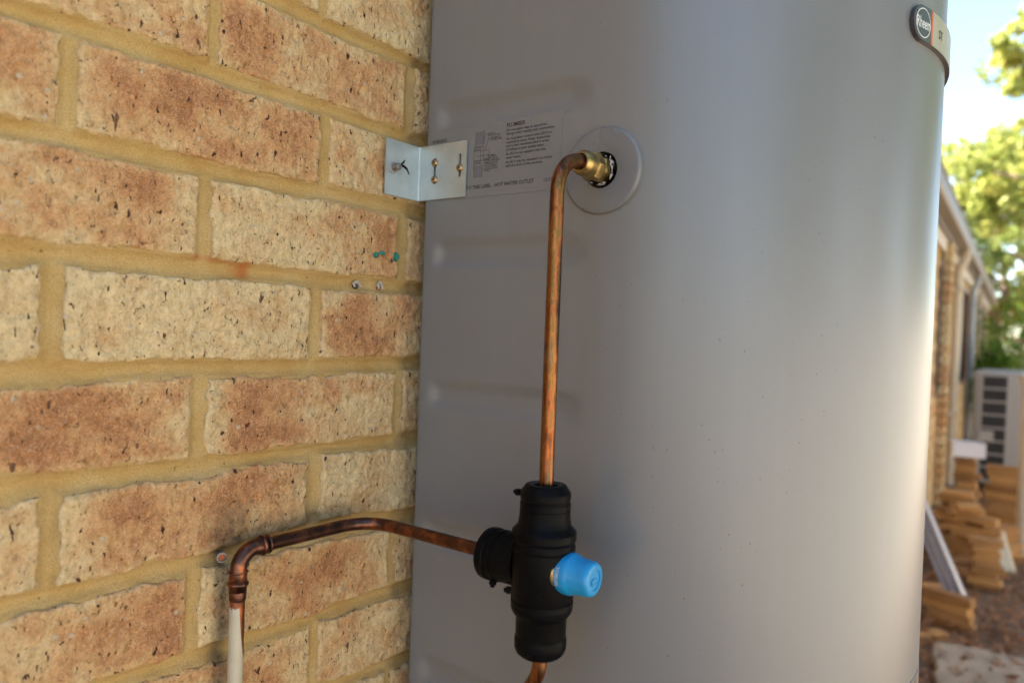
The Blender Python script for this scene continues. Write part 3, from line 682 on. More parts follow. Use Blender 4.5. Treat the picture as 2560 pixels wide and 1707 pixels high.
# leg on the heater, left open at the two slots
sl = [(.0278, .0312, 1.5120, 1.5405), (.0648, .0682, 1.5165, 1.5418)]
cur = xa
for (a, b, z0, z1) in sl:
    q.box((cur, by, bz0), (a, by+T, bz1)); q.box((a, by, bz0), (b, by+T, z0)); q.box((a, by, z1), (b, by+T, bz1)); cur = b
q.box((cur, by, bz0), (.0752, by+T, bz1)); q.build('plate', M['zinc'], br)
q = MB(); q.tube([(.0035+T*.9, by+T*.2, bz0), (.0035+T*.9, by+T*.2, bz1)], .0012, 12); q.build('bend', M['zinc'], br, 1)
def pan_head(name, o, n, r, h, mat, parent, cross=True):
    Mx = axis_m(o, n, (.3, .2, 1)); prof = [(r*.98, 0), (r, h*.25), (r*.93, h*.6), (r*.7, h*.9), (r*.35, h), (.00001, h*1.02)]
    s_ = MB().lathe(prof, 24, Mx).build(name, mat, parent, 2)
    if cross:
        x = MB(); x.box((-r*.5, -r*.11, h*.9), (r*.5, r*.11, h*1.03), Mx).box((-r*.11, -r*.5, h*.9), (r*.11, r*.5, h*1.03), Mx); x.build('drive_slot', M['dark'], s_)
for (sx, sz) in ((.0292, 1.5355), (.0295, 1.5168), (.0664, 1.5262)): pan_head('screw', (sx, by, sz), (.10, -1, .05), .0043, .0026, M['brassy'], br)
MB().lathe([(.0030, 0), (.0062, 0), (.0064, .0006), (.0060, .0014), (.0030, .0016)], 28, axis_m((.0051, .5700, 1.5249), (1, 0, 0))).build('washer', M['white_nylon'], br, .6)
bo = MB().lathe([(.0046, .0014), (.0046, .0050), (.0040, .0058), (.00001, .0058)], 6, axis_m((.0051, .5700, 1.5249), (1, -.05, 0))).lathe([(.0038, .0056), (.0038, .0098), (.0028, .0108), (.00001, .0108)], 16, axis_m((.0051, .5700, 1.5249), (1, -.05, 0)))
bo.build('wall_bolt', M['dullsteel'], br, .5)
q = MB()
def ribbon(pts, w, th):
    n = len(pts); vs = []
    for p, ww in zip(pts, w):
        p = Vector(p); vs += [p+Vector((0, 0, ww)), p-Vector((0, 0, ww)), p+Vector((th, 0, ww)), p+Vector((th, 0, -ww))]
    fs = []
    for i in range(n-1):
        b = 4*i; fs += [(b, b+4, b+5, b+1), (b+2, b+3, b+7, b+6), (b, b+2, b+6, b+4), (b+1, b+5, b+7, b+3)]
    fs += [(0, 1, 3, 2), (4*n-4, 4*n-2, 4*n-1, 4*n-3)]; q.add(vs, fs)
ribbon([(.0098, .5735, 1.5262), (.0100, .5785, 1.5303), (.0100, .5822, 1.5340)], [.0010, .0013, .0013], .0007)
ribbon([(.0098, .5735, 1.5268), (.0108, .5800, 1.5278), (.0112, .5850, 1.5252), (.0112, .5885, 1.5205)], [.0010, .0014, .0015, .0010], .0007)
q.build('rubber_tail', M['black'], br)

# ------------------------------------------------------------------ hot pipe from the outlet down to the valve
VX, VY = .2444, .537
hot = empty('hot_water_pipe', (OX, VY, 1.2), 'tarnished copper pipe bending down from the brass outlet nut', 'pipe')
path = fillet([(OX, PY-.004, OZ), (OX, VY, OZ), (VX, VY, 1.190)], [.034], 16)
MB().tube(dens(path, .01), .00635, 28).build('pipe', M['copper'], hot, 3)
nut = MB().lathe([(.0072, .0415), (.0080, .0425), (.0088, .0425), (.0096, .0415), (.0112, .0385), (.0117, .036), (.0117, .0285), (.0120, .0270), (.0122, .0265)], 40, MO)
nut.build('union_nut', M['brass'], hot, .6)
MB().lathe([(.0112, .0272), (.0130, .0258), (.0138, .0235), (.0138, .0165), (.0130, .0148), (.0106, .0145)], 6, MO).build('nut_hexagon', M['brass'], hot, .3)
MB().lathe([(.0110, .0143), (.0122, .0140), (.0131, .0125), (.0131, .0070), (.0122, .0055), (.0100, .0050), (.0110, -.026)], 6, axis_m((OX, PY, OZ), (0, -1, 0), (.8, 0, .6))).build('socket_hexagon', M['brass'], hot, .3)
MB().lathe([(.0068, .0405), (.0078, .0418), (.0072, .0428)], 32, MO).build('olive_ring', M['copper_brown'], hot, 1)
q = MB(); rs = random.Random(3)
for i in range(18):
    a = rs.uniform(-2.3, 1.25); r0 = rs.uniform(.0122, .0140); L = rs.uniform(.002, .007); z0 = rs.uniform(.0015, .0055)
    p0 = MO @ Vector((r0*math.cos(a), r0*math.sin(a), z0)); a2 = a+L/r0*rs.choice((-1, 1)); r1 = r0+rs.uniform(-.001, .0022)
    p1 = MO @ Vector((r1*math.cos(a2), r1*math.sin(a2), z0+rs.uniform(-.001, .002))); pm = (p0+p1)/2+Vector((rs.uniform(-.0006, .0006), -.0006, rs.uniform(-.0006, .0006)))
    q.tube([p0, pm, p1], [rs.uniform(.0002, .0007), rs.uniform(.0003, .0008), .0002], 5)
q.build('thread_tape', M['ptfe'], hot, 2)

# ------------------------------------------------------------------ tempering valve in its black jacket
valve = empty('tempering_valve', (VX, VY, 1.07), 'black jacketed tempering valve with blue cap between copper pipes', 'valve')
MV = Matrix.Translation((VX, VY, 0))
prof = [(.0135, 1.198), (.0135, 1.2165), (.0150, 1.2185), (.0176, 1.2180), (.0218, 1.2125), (.0224, 1.2105), (.0222, 1.2055), (.0214, 1.2046), (.0214, 1.2036), (.0217, 1.2030), (.0217, 1.1972), (.0222, 1.1966), (.0226, 1.190), (.0236, 1.1835), (.0244, 1.1822),
        (.0278, 1.1788), (.0284, 1.1775), (.0284, 1.1715), (.0276, 1.1702), (.0272, 1.1690), (.0275, 1.1680), (.0280, 1.1655), (.0280, 1.1630), (.0275, 1.1615), (.0278, 1.1600), (.0276, 1.121), (.0270, 1.1195), (.0268, 1.1188), (.0268, 1.1125), (.0272, 1.1118), (.0270, 1.1095),
        (.0252, 1.1062), (.0230, 1.1042), (.0224, 1.1025), (.0222, 1.0885), (.0220, 1.0868), (.0226, 1.0855), (.0230, 1.0835), (.0230, 1.0795), (.0225, 1.0790), (.0229, 1.0780), (.0226, 1.0752), (.0212, 1.0720), (.0180, 1.0692), (.0135, 1.0680), (.0085, 1.0678)]
g_ = .018
MB().lathe(prof, 40, MV, math.pi+g_, 2*math.pi-g_).build('jacket_half', M['black'], valve, .42)
MB().lathe([(r*.992, z) for r, z in prof], 40, MV, g_, math.pi-g_).build('jacket_half', M['black'], valve, .42)
MB().lathe([(r-.0016, z) for r, z in prof[1:]], 40, MV).build('valve_body', M['dark'], valve)
MB().lathe([(.0064, 1.2125), (.0095, 1.2140), (.0128, 1.2125), (.0134, 1.2100)], 30, MV).build('inlet_nut', M['badge_cream'], valve, .8)
MP = axis_m((VX, VY, 1.1458), (-1, 0, 0), (0, -1, 0))
port = [(r, z-.0165 if z > .03 else z) for r, z in ((.0070, .0792), (.0150, .0796), (.0205, .0790), (.0232, .0765), (.0238, .0735), (.0236, .0690), (.0226, .0682), (.0226, .0672), (.0229, .0664), (.0226, .064), (.0224, .02))]
MB().lathe(port, 40, MP).build('side_port', M['black'], valve, .42)
MB().lathe([(.0224, .0475), (.0233, .0473), (.0233, .0437), (.0224, .0435)], 40, MP).build('cable_tie', M['black'], valve, .6)
for r, z0, z1 in ((.0223, 1.1975, 1.2027), (.0274, 1.1130, 1.1183)):
    MB().lathe([(r-.0015, z0), (r, z0+.0003), (r, z1-.0003), (r-.0015, z1)], 48, MV).build('cable_tie', M['black'], valve, .6)
def tie_head(c, d, u):
    Mx = axis_m(c, d, u); q = MB(); q.cbox((-.0028, -.0024, 0), (.0028, .0024, .0042), .0006, Mx).cbox((-.0016, -.0015, .004), (.0018, .0014, .0062), .0004, Mx); q.build('tie_head', M['black'], valve)
tie_head((VX-.0222, VY-.0075, 1.2085), (-1, -.25, .05), (0, 0, 1)); tie_head((VX-.0250, VY-.0125, 1.1225), (-.8, -.7, 0), (0, 0, 1)); tie_head((VX-.0455, VY-.0115, 1.1262), (0, -.3, -1), (1, 0, 0))
MK = axis_m((VX, VY, 1.1460), (1, 0, 0), (0, 0, 1))
MB().lathe([(.0170, .010), (.0190, .012), (.0190, .0210), (.0182, .0222), (.0150, .0222)], 48, MK).build('brass_ring', M['brass'], valve, .6)
knob = MB().lathe([(.0130, .0180), (.0174, .0185), (.0178, .0200), (.0178, .0300), (.0176, .0315), (.0166, .0335), (.0160, .0345), (.0150, .0465), (.0146, .0495), (.0136, .0515), (.0122, .0522), (.0090, .0522), (.0088, .0512), (.00001, .0512)], 64, MK).build('blue_cap', M['blue'], valve, .8)
q = MB(); kp = lambda x, z: MK @ Vector((.01795*math.cos(x/.0178+rd(200)), .01795*math.sin(x/.0178+rd(200)), .0245+z))
# lettering runs round the skirt, tops of the letters towards the cap end
def skirt(x, z):
    a = rd(86)+x/.0178
    return MK @ Vector((.01800*math.cos(a), .01800*math.sin(a), .0236+z))
text_mesh('TOMSON', q, lambda x, z: skirt(x, z), x0=-.0080, x1=.0080, base=0, h=.0034); q.build('cap_letters', M['ptfe'], knob)
q = MB()
for (a, b, c, d) in ((-.0050, -.0034, .0010, .0026), (-.0034, -.0052, -.0030, .0052), (-.0040, .0030, .0, .0044), (-.0040, -.0044, .0, -.0030)): q.box((a, b, .0508), (c, d, .05215), MK)
q.build('cap_mark', M['blue'], knob)

# ------------------------------------------------------------------ side pipe: elbow on the wall to the valve
EY, EX, HZ = .3848, .020, 1.1458
side = empty('side_pipe', (EX, EY, 0), 'browned copper elbow pipe running from painted riser to valve', 'pipe')
path = fillet([(EX, EY+.022, HZ), (EX, .537, HZ), (VX-.05, .537, HZ)], [.036], 16)
MB().tube(dens(path, .01), .00635, 24).build('pipe', M['copper_brown'], side, 3)
ep = fillet([(EX, EY, HZ-.036), (EX, EY, HZ), (EX, EY+.031, HZ)], [.0175], 14)
MB().tube(ep, [.0079]*2+[.0073]*(len(ep)-4)+[.0079]*2, 26).build('elbow', M['copper_brown'], side, 3)
def bead(name, c, d, r, w):
    MB().lathe([(r-.0012, -w), (r+.0006, -w*.6), (r+.0012, 0), (r+.0006, w*.6), (r-.0012, w)], 30, axis_m(c, d, (1, 0, 0))).build(name, M['copper_brown'], side, 3)
bead('solder_bead', (EX, EY, HZ-.0290), (0, 0, 1), .0082, .0022); bead('solder_bead', (EX, EY+.0235, HZ), (0, 1, 0), .0082, .0020); bead('solder_bead', (EX, EY+.0295, HZ), (0, 1, 0), .0076, .0018); bead('solder_bead', (EX, EY, HZ-.0185), (0, 0, 1), .0076, .0016)
MB().lathe([(.0070, HZ-.044), (.0076, HZ-.042), (.0076, HZ-.0345), (.0072, HZ-.0335)], 28, Matrix.Translation((EX, EY, 0))).build('socket_lip', M['copper_brown'], side, .8)
MB().tube(dens([Vector((EX, EY, .01)), Vector((EX, EY+.0002, .9)), Vector((EX, EY, HZ-.036))], .02), .0066, 28).build('riser', M['riser'], side, 3)
for z in (.35, .80):
    MB().lathe([(.0072, z), (.0082, z+.001), (.0082, z+.015), (.0072, z+.016)], 24, Matrix.Translation((EX, EY, 0))).box((.001, EY-.022, z), (.003, EY+.022, z+.016)).box((.003, EY-.004, z+.002), (.0125, EY+.004, z+.014)).build('pipe_saddle', M['zinc'], side, .6)
# cold feed below the valve
cold = empty('cold_water_pipe', (VX, VY, .3), 'copper pipe leaving the underside of the black valve', 'pipe')
path = fillet([(VX, VY, 1.10), (VX, VY, 1.052), (VX-.022, VY+.004, 1.018), (VX-.022, VY+.004, .42), (VX-.022, PY+.01, .42)], [.03, .03, .035], 10)
MB().tube(dens(path, .012), .00635, 24).build('pipe', M['copper'], cold, 3)
MB().lathe([(.013, .002), (.0150, .004), (.0150, .022), (.0120, .025), (.0075, .026)], 6, axis_m((VX-.022, PY, .42), (0, -1, 0))).build('union_nut', M['brass'], cold, .3)

# ------------------------------------------------------------------ bits left in the wall
def blob(name, c, r, sq, mat, label, cat, seed, group=None):
    rs = np.random.RandomState(seed); mb = MB(); vs = []; fs = []; nu, nv = 14, 9
    for j in range(nv):
        th = math.pi*j/(nv-1)
        for i in range(nu):
            ph = 2*math.pi*i/nu; k = 1+.35*(vnoise(np.array([2.2*math.cos(ph)+seed]), np.array([th*1.7+seed]), seed)[0]-.5)*2
            vs.append((c[0]+sq[0]*r*k*math.cos(th), c[1]+sq[1]*r*k*math.sin(th)*math.cos(ph), c[2]+sq[2]*r*k*math.sin(th)*math.sin(ph)))
    for j in range(nv-1):
        for i in range(nu): fs.append((j*nu+i, j*nu+(i+1) % nu, (j+1)*nu+(i+1) % nu, (j+1)*nu+i))
    mb.add(vs, fs); return mb
p = hit(946, 634, 0, 0); q = blob('x', (-.001, p[1]-.003, p[2]-.002), .0042, (.9, .9, .8), None, '', '', 4); b2 = blob('x', (.0005, p[1]+.0045, p[2]+.001), .0035, (.8, 1.3, .6), None, '', '', 8); q.add(b2.v, b2.f)
tag(q.build('wall_plug', M['green'], None, 2), 'squashed green plastic plug in cream brick, the elongated one', 'wall plug', 'green plugs below the bracket')
p = hit(991, 643, 0, 0); q = blob('x', (.0012, p[1]-.002, p[2]), .0048, (.8, .8, 1.15), None, '', '', 15)
tag(q.build('wall_plug', M['green'], None, 2), 'rounder green plastic plug at brick end beside heater', 'wall plug', 'green plugs below the bracket')
for i, (px, py, lb) in enumerate(((892, 714, 'old grey screw hole with hooked rim in mortar joint'), (950, 719, 'narrow old screw hole rimmed with grout nearer the heater'))):
    p = hit(px, py, 0, -.004); e = empty('screw_hole', tuple(p), lb, 'screw hole', 'old screw holes in the mortar joint')
    q = MB(); n = 16; tr = [Vector((-.004+.0012*math.sin(k), p[1]+(.0042 if i == 0 else .0030)*math.cos(a), p[2]+(.0042 if i == 0 else .0062)*math.sin(a))) for k, a in enumerate(np.linspace(-.3, math.pi+.3, n))]
    q.tube(tr, [.0013+.0004*math.sin(k*1.7) for k in range(n)], 7); q.build('grout_rim', M['grout'], e, 2)
    MB().lathe([(.00001, .0008), (.0026 if i == 0 else .0018, .0008), (.003 if i == 0 else .0022, -.004)], 14, axis_m((p[0]-.0015, p[1], p[2]-.001), (1, 0, 0))).build('hole', M['dark'] if i == 0 else M['rust'], e, 1)
p = hit(552, 1390, 0, .004); e = empty('wall_screw', tuple(p), 'rusty hex screw in mortar beside the copper elbow', 'screw')
MB().lathe([(.0022, -.012), (.0022, 0), (.0046, 0), (.0048, .003), (.0046, .0046), (.0034, .0048), (.0030, .0030), (.0001, .0030)], 20, axis_m((p[0], p[1], p[2]), (1, -.35, 0))).build('head', M['dullsteel'], e, .8)
MB().lathe([(.0030, .0031), (.0001, .0033)], 12, axis_m((p[0], p[1], p[2]), (1, -.35, 0))).build('rusty_socket', M['rust'], e, .8)

# ------------------------------------------------------------------ fence and trees round the yard
fence = empty('side_fence', (2.7, 2, 0), 'cream ribbed steel fence along the sunny side of yard', 'fence')
prof = []
for i in range(12):
    x0 = i*.2; prof += [(x0, 0), (x0+.08, 0), (x0+.10, .035), (x0+.18, .035)]
prof.append((2.4, 0))
fm = MB(); n = len(prof)
fm.add([(-d, y, z) for z in (.04, 1.50) for y, d in prof], [(i, i+1, n+i+1, n+i) for i in range(n-1)]); fme = fm.mesh('fence_panel')
pm = MB().box((-.05, -.03, 0), (.03, .03, 1.56)).mesh('post'); rm = MB().box((-.045, 0.031, 1.48), (.012, 2.37, 1.54)).mesh('rail')
for k in range(-3, 6):
    for nm, m_ in (('fence_panel', fme), ('post', pm), ('rail', rm)):
        o = link(nm, m_, M['fence'], fence); o.location = (2.7, k*2.4, 0)

def tree_mesh(seed, h, rad, n_leaf, leaf, crown_lo=.35, droop=.5):
    rs = random.Random(seed); tm = MB(); tips = []
    trunk = [Vector((0, 0, 0))]
    for i in range(1, 8): trunk.append(Vector((rs.uniform(-.1, .1)*i*.5, rs.uniform(-.1, .1)*i*.5, h*.8*i/7)))
    tm.tube(trunk, [h*.022*(1-.1*i) for i in range(8)], 9)
    for k in range(15):
        i = rs.randint(2, 7); p = trunk[i]; a = rs.uniform(0, 6.28); L = rad*rs.uniform(.5, 1.0)
        q_ = [p]
        for j in range(1, 5): q_.append(p+Vector((math.cos(a)*L*j/4, math.sin(a)*L*j/4, L*.55*j/4+rs.uniform(-.1, .1)))); a += rs.uniform(-.3, .3)
        tm.tube(q_, [h*.009*(1-.2*j) for j in range(5)], 6); tips += q_[2:]
    nr = np.random.RandomState(seed); cl = []
    for k in range(150):
        b = tips[nr.randint(len(tips))]; cl.append((b+Vector((nr.normal(0, .25*rad*.5), nr.normal(0, .25*rad*.5), nr.normal(0, .2*rad*.5))), nr.uniform(.05, .15)*rad))
    C_ = np.array([c for c, r in cl]); Rr = np.array([r for c, r in cl]); pick = nr.randint(len(cl), size=n_leaf)
    d = nr.normal(size=(n_leaf, 3)); d /= np.linalg.norm(d, axis=1)[:, None]; ctr = C_[pick]+d*(Rr[pick]*nr.uniform(.3, 1, n_leaf)**.6)[:, None]*np.array([1, 1, .75])
    ax = nr.normal(size=(n_leaf, 3))*np.array([.6, .6, .5])+np.array([0, 0, -droop]); ax /= np.linalg.norm(ax, axis=1)[:, None]
    sd = np.cross(ax, nr.normal(size=(n_leaf, 3))); sd /= np.linalg.norm(sd, axis=1)[:, None]
    L = (leaf*nr.uniform(.6, 1.3, n_leaf))[:, None]; Wd = L*.2
    V = np.stack([ctr-ax*L/2, ctr+sd*Wd, ctr+ax*L/2, ctr-sd*Wd], 1)
    me = bpy.data.meshes.new('crown'); me.vertices.add(n_leaf*4); me.vertices.foreach_set('co', V.reshape(-1).astype(np.float32))
    me.loops.add(n_leaf*4); me.loops.foreach_set('vertex_index', np.arange(n_leaf*4, dtype=np.int32)); me.polygons.add(n_leaf); me.polygons.foreach_set('loop_start', np.arange(0, n_leaf*4, 4, dtype=np.int32)); me.update(calc_edges=True)
    at = me.attributes.new('tint', 'FLOAT', 'POINT'); tv = np.clip(nr.uniform(0, 1, n_leaf)*.6+.4*(Rr[pick]*0+nr.uniform(0, 1, len(cl))[pick]), 0, 1); at.data.foreach_set('value', np.repeat(tv, 4).astype(np.float32))
    return tm.mesh('trunk'), me
TA = tree_mesh(21, 7.5, 2.6, 15000, .19); TB = tree_mesh(33, 5.5, 2.2, 15000, .17); TC = tree_mesh(5, 9, 3.2, 15000, .24); TD = tree_mesh(44, 6.5, 3.0, 34000, .30)
def tree(src, loc, rz, sc, label, leaf, group='trees beyond the house'):
    e = empty('gum_tree', loc, label, 'tree', group); e.rotation_euler = (0, 0, rz); e.scale = (sc, sc, sc)
    for nm, m_, mt in (('trunk', src[0], M['bark']), ('crown', src[1], leaf)):
        o = bpy.data.objects.new(nm, m_); COL.objects.link(o); o.parent = e
        if not m_.materials: m_.materials.append(mt)
    return e
tree(TA, (-.75, 22.0, 0), .4, .8, 'tall sunlit gum tree rising past the end of gutter', M['leaf_a'])
tree(TB, (-2.3, 21.5, 0), 2.1, .95, 'lower olive green tree behind the house roof', M['leaf_b'])
tree(TC, (.95, 15.0, 0), 1.1, .78, 'big overhanging tree at the side fence with hanging foliage', M['leaf_a'])
tree(TB, (-.3, 24.5, 0), 4.0, 1.15, 'pale bushy tree at the bottom of the yard', M['leaf_b'])
for tx, ty, rz_, sc_, lb_ in ((6.0, -1.0, 2.6, .85, 'green tree over the fence nearest the back corner'), (6.6, 2.6, .3, 1.05, 'full green tree over the fence opposite the heater'), (6.0, 6.4, 1.3, .95, 'dense tree over the fence opposite the timber stacks'), (6.4, 10.2, 4.1, 1.1, 'large tree over the fence level with the air conditioner'), (6.0, 14.5, 5.2, 1.15, 'broad tree over the fence past the house end')):
    tree(TD, (tx, ty, 0), rz_, sc_, lb_, M['leaf_c'], 'trees beyond the fence')
for tx, ty, rz_, sc_, sr_, lb_ in ((-1.2, -11.0, .5, .8, TB, 'added unseen bushy tree behind the camera darkening the heater panel, house side'), (1.6, -12.5, 1.9, .8, TC, 'added unseen spreading tree behind the camera darkening the heater panel, middle'), (4.6, -10.5, 3.2, .8, TA, 'added unseen gum tree behind the camera darkening the heater panel, fence side')):  # unseen trees, added to dim the light on the heater's flat panel
    tree(sr_, (tx, ty, 0), rz_, sc_, lb_, M['leaf_b'], 'unseen trees added behind the camera to darken the heater')

# ------------------------------------------------------------------ yard objects behind the heater
def at_y(px, py, y): return hit(px, py, 1, y)
AY = 8.3
pA = at_y(2437, 925, AY); pB = at_y(2566, 930, AY); az = pA[2]; ax0, ax1 = pA[0], pB[0]
ac = empty('air_conditioner', ((ax0+ax1)/2, AY+.4, 0), 'tall grey air conditioner unit with rectangular slotted grille', 'air conditioner')
q = MB(); q.cbox((ax0, AY+.012, .08), (ax1, AY+.85, az), .012).build('casing', M['ac'], ac)
gl, gr_ = at_y(2455, 940, AY)[0], at_y(2523, 940, AY)[0]; gt = at_y(2480, 938, AY)[2]; gb = .12
q = MB().box((gl, AY+.004, gb), (gr_, AY+.0118, gt)).build('coil_face', M['coil'], ac)
for i in range(6):
    x = gl+(gr_-gl)*i/5; hw = .010 if i in (0, 5) else .007
    MB().cbox((x-hw, AY-.012, gb), (x+hw, AY+.003, gt), .002).build('grille_bar', M['ac' if i in (0, 5) else 'pot'], ac)
for i in range(9):
    z = gt-(gt-gb)*i/8; MB().cbox((gl, AY-.016, z-.008), (gr_, AY-.0125, z+.008), .001).build('grille_rail', M['ac'], ac)
ph = at_y(2455, 1075, AY); pk = at_y(2483, 1105, AY)
MB().cbox((ph[0]-.03, AY-.03, pk[2]), (pk[0], AY-.0165, ph[2]), .004).build('handle_plate', M['ac'], ac)
for dx in (.03, ax1-ax0-.09): MB().cbox((ax0+dx, AY+.1, 0), (ax0+dx+.06, AY+.7, .079), .005).build('foot', M['pot'], ac)

# timber offcuts in stacks
wm = []
for k, (L, W, Hh) in enumerate(((.17, .075, .036), (.22, .065, .042), (.13, .085, .028), (.19, .095, .036))):
    q = MB(); q.cbox((-L/2, -W/2, 0), (L/2, W/2, Hh*.46), .004); q.cbox((-L/2+.002, -W/2+.002, Hh*.49), (L/2-.003, W/2-.001, Hh), .004); q.box((-L/2+.006, -W/2+.006, Hh*.4), (L/2-.006, W/2-.006, Hh*.55))
    wm.append((q.mesh('timber_offcut'), Hh))
def offcut(x, y, z, rz, k, tilt=(0, 0), lab='short tan timber offcut in the untidy stack by the wall', grp='timber offcuts stacked by the house wall'):
    o = link('timber_offcut', wm[k][0], M['wood']); o.location = (x, y, z); o.rotation_euler = (tilt[0], tilt[1], rz)
    return tag(o, lab, 'timber', grp)
def stack(px, y, ztop, k, jit, rz0=0.0, n=99, lab=None):
    x = at_y(px, 1200, y)[0]; z = .002; c = 0
    while z < ztop and c < n:
        kk = k if isinstance(k, int) else rnd.choice(k)
        offcut(x+rnd.uniform(-jit, jit), y+rnd.uniform(-jit, jit), z, rz0+rnd.uniform(-1, 1)*jit*14, kk, (rnd.uniform(-1, 1)*jit*1.2, rnd.uniform(-1, 1)*jit*1.2), lab, 'timber offcuts: '+lab.split(' in the ')[-1]); z += wm[kk][1]+.001; c += 1
    return x, z
xs1, zt1 = stack(2415, 6.1, at_y(2415, 1150, 6.1)[2], (0, 2), .012, lab='short tan timber offcut in the neat stack under the white carton')
stack(2508, 6.6, at_y(2508, 1165, 6.6)[2], (1, 3), .010, lab='broad tan timber offcut in the neat stack before the air conditioner')
stack(2380, 5.55, at_y(2380, 1235, 5.55)[2], (0, 1, 2, 3), .045, .3, lab='tan timber offcut in the loose heap against the house wall')
stack(2445, 5.35, at_y(2445, 1262, 5.35)[2], (0, 1, 2), .045, -.25, lab='tan timber offcut in the twisted heap before the carton stack')
stack(2475, 4.95, at_y(2475, 1352, 4.95)[2], (2, 0), .010, .1, lab='small tan timber offcut in the low stack beside the pale board')
stack(2400, 5.0, at_y(2400, 1400, 5.0)[2], (0, 1, 2), .045, .4, lab='tan timber offcut in the low heap behind the grey channel')
stack(2520, 5.7, at_y(2520, 1330, 5.7)[2], (0, 3), .02, .8, lab='tan timber offcut in the turned stack between board and air conditioner')
x, z = stack(2385, 4.15, .14, (1, 3), .012, -.22, lab='long tan timber offcut in the low stack by the channel foot')
offcut(at_y(2325, 1600, 3.95)[0], 3.9, .002, .9, 0, (0, 0), 'single tan timber offcut lying in leaf litter by the heater', None); offcut(at_y(2345, 1500, 4.6)[0], 4.7, .002, .5, 1, (0, 0), 'single tan timber offcut lying under the grey channel', None)
# carton on the stack
cx, cy, cz = xs1, 6.1, zt1+.001
q = MB(); q.box((-.10, -.07, 0), (.10, .07, .006)).box((-.10, -.07, .0061), (-.095, .07, .10)).box((.095, -.07, .0061), (.10, .07, .10)).box((-.0949, -.07, .0061), (.0949, -.065, .10)).box((-.0949, .065, .0061), (.0949, .07, .10))
o = q.build('carton', M['carton']); o.location = (cx, cy, cz); o.rotation_euler = (0, 0, .25); tag(o, 'white open carton resting on the timber stack', 'carton')
# leaning grey channel
pb = hit(2412, 1530, 2, .002); pt = at_y(2300, 1262, pb[1]+.25)
Mx = axis_m(pb, Vector(pt)-Vector(pb), (1, -.6, 0)); L = (Vector(pt)-Vector(pb)).length*1.25
q = MB(); q.box((-.045, -.003, 0), (.045, .003, L), Mx).box((-.045, -.03, 0), (-.040, -.0031, L), Mx).box((.040, -.03, 0), (.045, -.0031, L), Mx).box((-.003, -.03, 0), (.003, -.0031, L), Mx)
tag(q.build('metal_channel', M['channel']), 'long grey metal channel leaning against the wall by the timber', 'channel')
pb = hit(2525, 1440, 2, .002); pt = at_y(2495, 1330, pb[1]+.15)
Mx = axis_m(pb, Vector(pt)-Vector(pb), (1, 0, 0)); tag(MB().cbox((-.035, -.02, 0), (.035, .02, (Vector(pt)-Vector(pb)).length), .006, Mx).build('board_offcut', M['board']), 'short pale board propped against the timber offcuts', 'board')
pp = at_y(2568, 940, 5.9)
q = MB(); q.tube([(pp[0]+.02, 5.9, 0), (pp[0]+.02, 5.9, pp[2]-.05)], .045, 14).lathe([(.045, 0), (.062, .01), (.062, .055), (.04, .075), (.00001, .08)], 16, Matrix.Translation((pp[0]+.02, 5.9, pp[2]-.055)))
tag(q.build('vent_pipe', M['cream'], None, .7), 'upright cream pipe with a round cap beside the air conditioner', 'pipe')
# paving slabs
for i, (x0, y0, w, d, rz, lb) in enumerate(((.52, 3.60, .62, .55, .15, 'sandy concrete paving slab lying in the leaf litter'), (.62, 2.85, .62, .60, .05, 'concrete paving slab closest to the water heater'), (.95, 4.5, .6, .6, -.1, 'concrete paving slab beside the timber stack'))):
    q = MB(); n = 28; rs = random.Random(i)
    out = []
    for k in range(n):
        t = 4*k/n; s_, u = int(t), t-int(t); c = [(-1, -1), (1, -1), (1, 1), (-1, 1)][s_]; e_ = [(1, -1), (1, 1), (-1, 1), (-1, -1)][s_]
        out.append(Vector(((c[0]+(e_[0]-c[0])*u)*w/2+rs.uniform(-.012, .012), (c[1]+(e_[1]-c[1])*u)*d/2+rs.uniform(-.012, .012), 0)))
    vs = [p+Vector((0, 0, .002)) for p in out]+[p+Vector((0, 0, .028)) for p in out]+[p*.975+Vector((0, 0, .036)) for p in out]
    q.add(vs, [(k*n+i_, k*n+(i_+1) % n, (k+1)*n+(i_+1) % n, (k+1)*n+i_) for k in range(2) for i_ in range(n)]+[tuple(range(2*n, 3*n))])
    o = q.build('paving_slab', M['slab']); o.location = (x0, y0, 0); o.rotation_euler = (0, 0, rz); tag(o, lb, 'slab', 'paving slabs along the house')
# leaf litter
n = 12000; lx = nrs.uniform(-.15, 1.4, n); ly = nrs.uniform(2.4, 9.0, n); lz = nrs.uniform(.004, .03, n); a = nrs.uniform(0, 6.28, n); L = nrs.uniform(.025, .07, n); tl = nrs.uniform(-.5, .5, (n, 2))
dx = np.stack([np.cos(a), np.sin(a), tl[:, 0]], 1)*L[:, None]; dy = np.stack([-np.sin(a), np.cos(a), tl[:, 1]], 1)*L[:, None]*.4; c = np.stack([lx, ly, lz+.012], 1)
V = np.stack([c-dx*.5, c+dy*.5, c+dx*.5, c-dy*.5], 1)
me = bpy.data.meshes.new('leaf_litter'); me.from_pydata(V.reshape(-1, 3).tolist(), [], np.arange(n*4).reshape(-1, 4).tolist())
at = me.attributes.new('tint', 'FLOAT', 'POINT'); at.data.foreach_set('value', np.repeat(nrs.uniform(0, 1, n), 4).astype(np.float32))
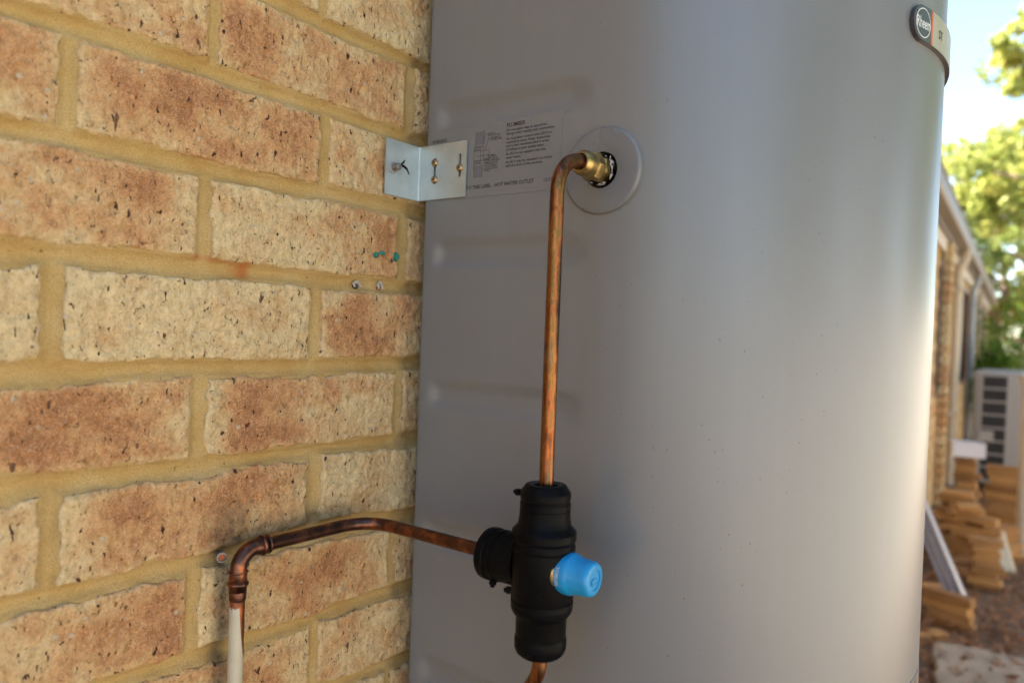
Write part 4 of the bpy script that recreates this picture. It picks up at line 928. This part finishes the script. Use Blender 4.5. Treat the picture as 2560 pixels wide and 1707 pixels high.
o = link('leaf_litter', me, M['litter']); tag(o, 'dry brown leaf litter scattered over the bare soil', 'leaves', None, 'stuff')
# potted shrub at the end of the wall
def shrub(loc, r, h, seed, label, potted):
    e = empty('potted_shrub' if potted else 'shrub', loc, label, 'shrub'); nr = np.random.RandomState(seed); n = 2500
    base = .3 if potted else 0.0
    if potted: MB().lathe([(.00001, .0), (.13, .0), (.18, .28), (.19, .30), (.17, .30), (.165, .27), (.00001, .27)], 20, Matrix.Translation(loc)).build('pot', M['pot'], e, .6)
    d = nr.normal(size=(n, 3)); d /= np.linalg.norm(d, axis=1)[:, None]; lump = .75+.5*vnoise(d[:, 0]*2.5+9, d[:, 1]*2.5+d[:, 2]*3+9, seed)
    ctr = d*(nr.uniform(.35, 1, n)**.5*lump)[:, None]*np.array([r, r, h/2])+np.array([loc[0], loc[1], loc[2]+base+h/2])
    ax = nr.normal(size=(n, 3)); ax /= np.linalg.norm(ax, axis=1)[:, None]; sd = np.cross(ax, nr.normal(size=(n, 3))); sd /= np.linalg.norm(sd, axis=1)[:, None]; L = nr.uniform(.05, .11, n)[:, None]
    V = np.stack([ctr-ax*L/2, ctr+sd*L*.22, ctr+ax*L/2, ctr-sd*L*.22], 1); me = bpy.data.meshes.new('foliage'); me.from_pydata(V.reshape(-1, 3).tolist(), [], np.arange(n*4).reshape(-1, 4).tolist())
    at = me.attributes.new('tint', 'FLOAT', 'POINT'); at.data.foreach_set('value', np.repeat(nr.uniform(0, .9, n), 4).astype(np.float32)); link('foliage', me, M['leaf_c'], e)
    MB().tube([Vector(loc)+Vector((0, 0, .02)), Vector(loc)+Vector((.03, 0, base+h*.4)), Vector(loc)+Vector((-.02, .02, base+h*.7))], [.02, .015, .006], 7).build('stem', M['bark'], e)
p = at_y(2535, 800, 13); shrub((p[0], 13.0, 0), .55, 2.1, 5, 'leafy green shrub beyond the air conditioner', False)
p = at_y(2500, 860, 11); shrub((p[0], 11.0, 0), .28, 1.15, 9, 'dark potted shrub standing near the downpipe', True)
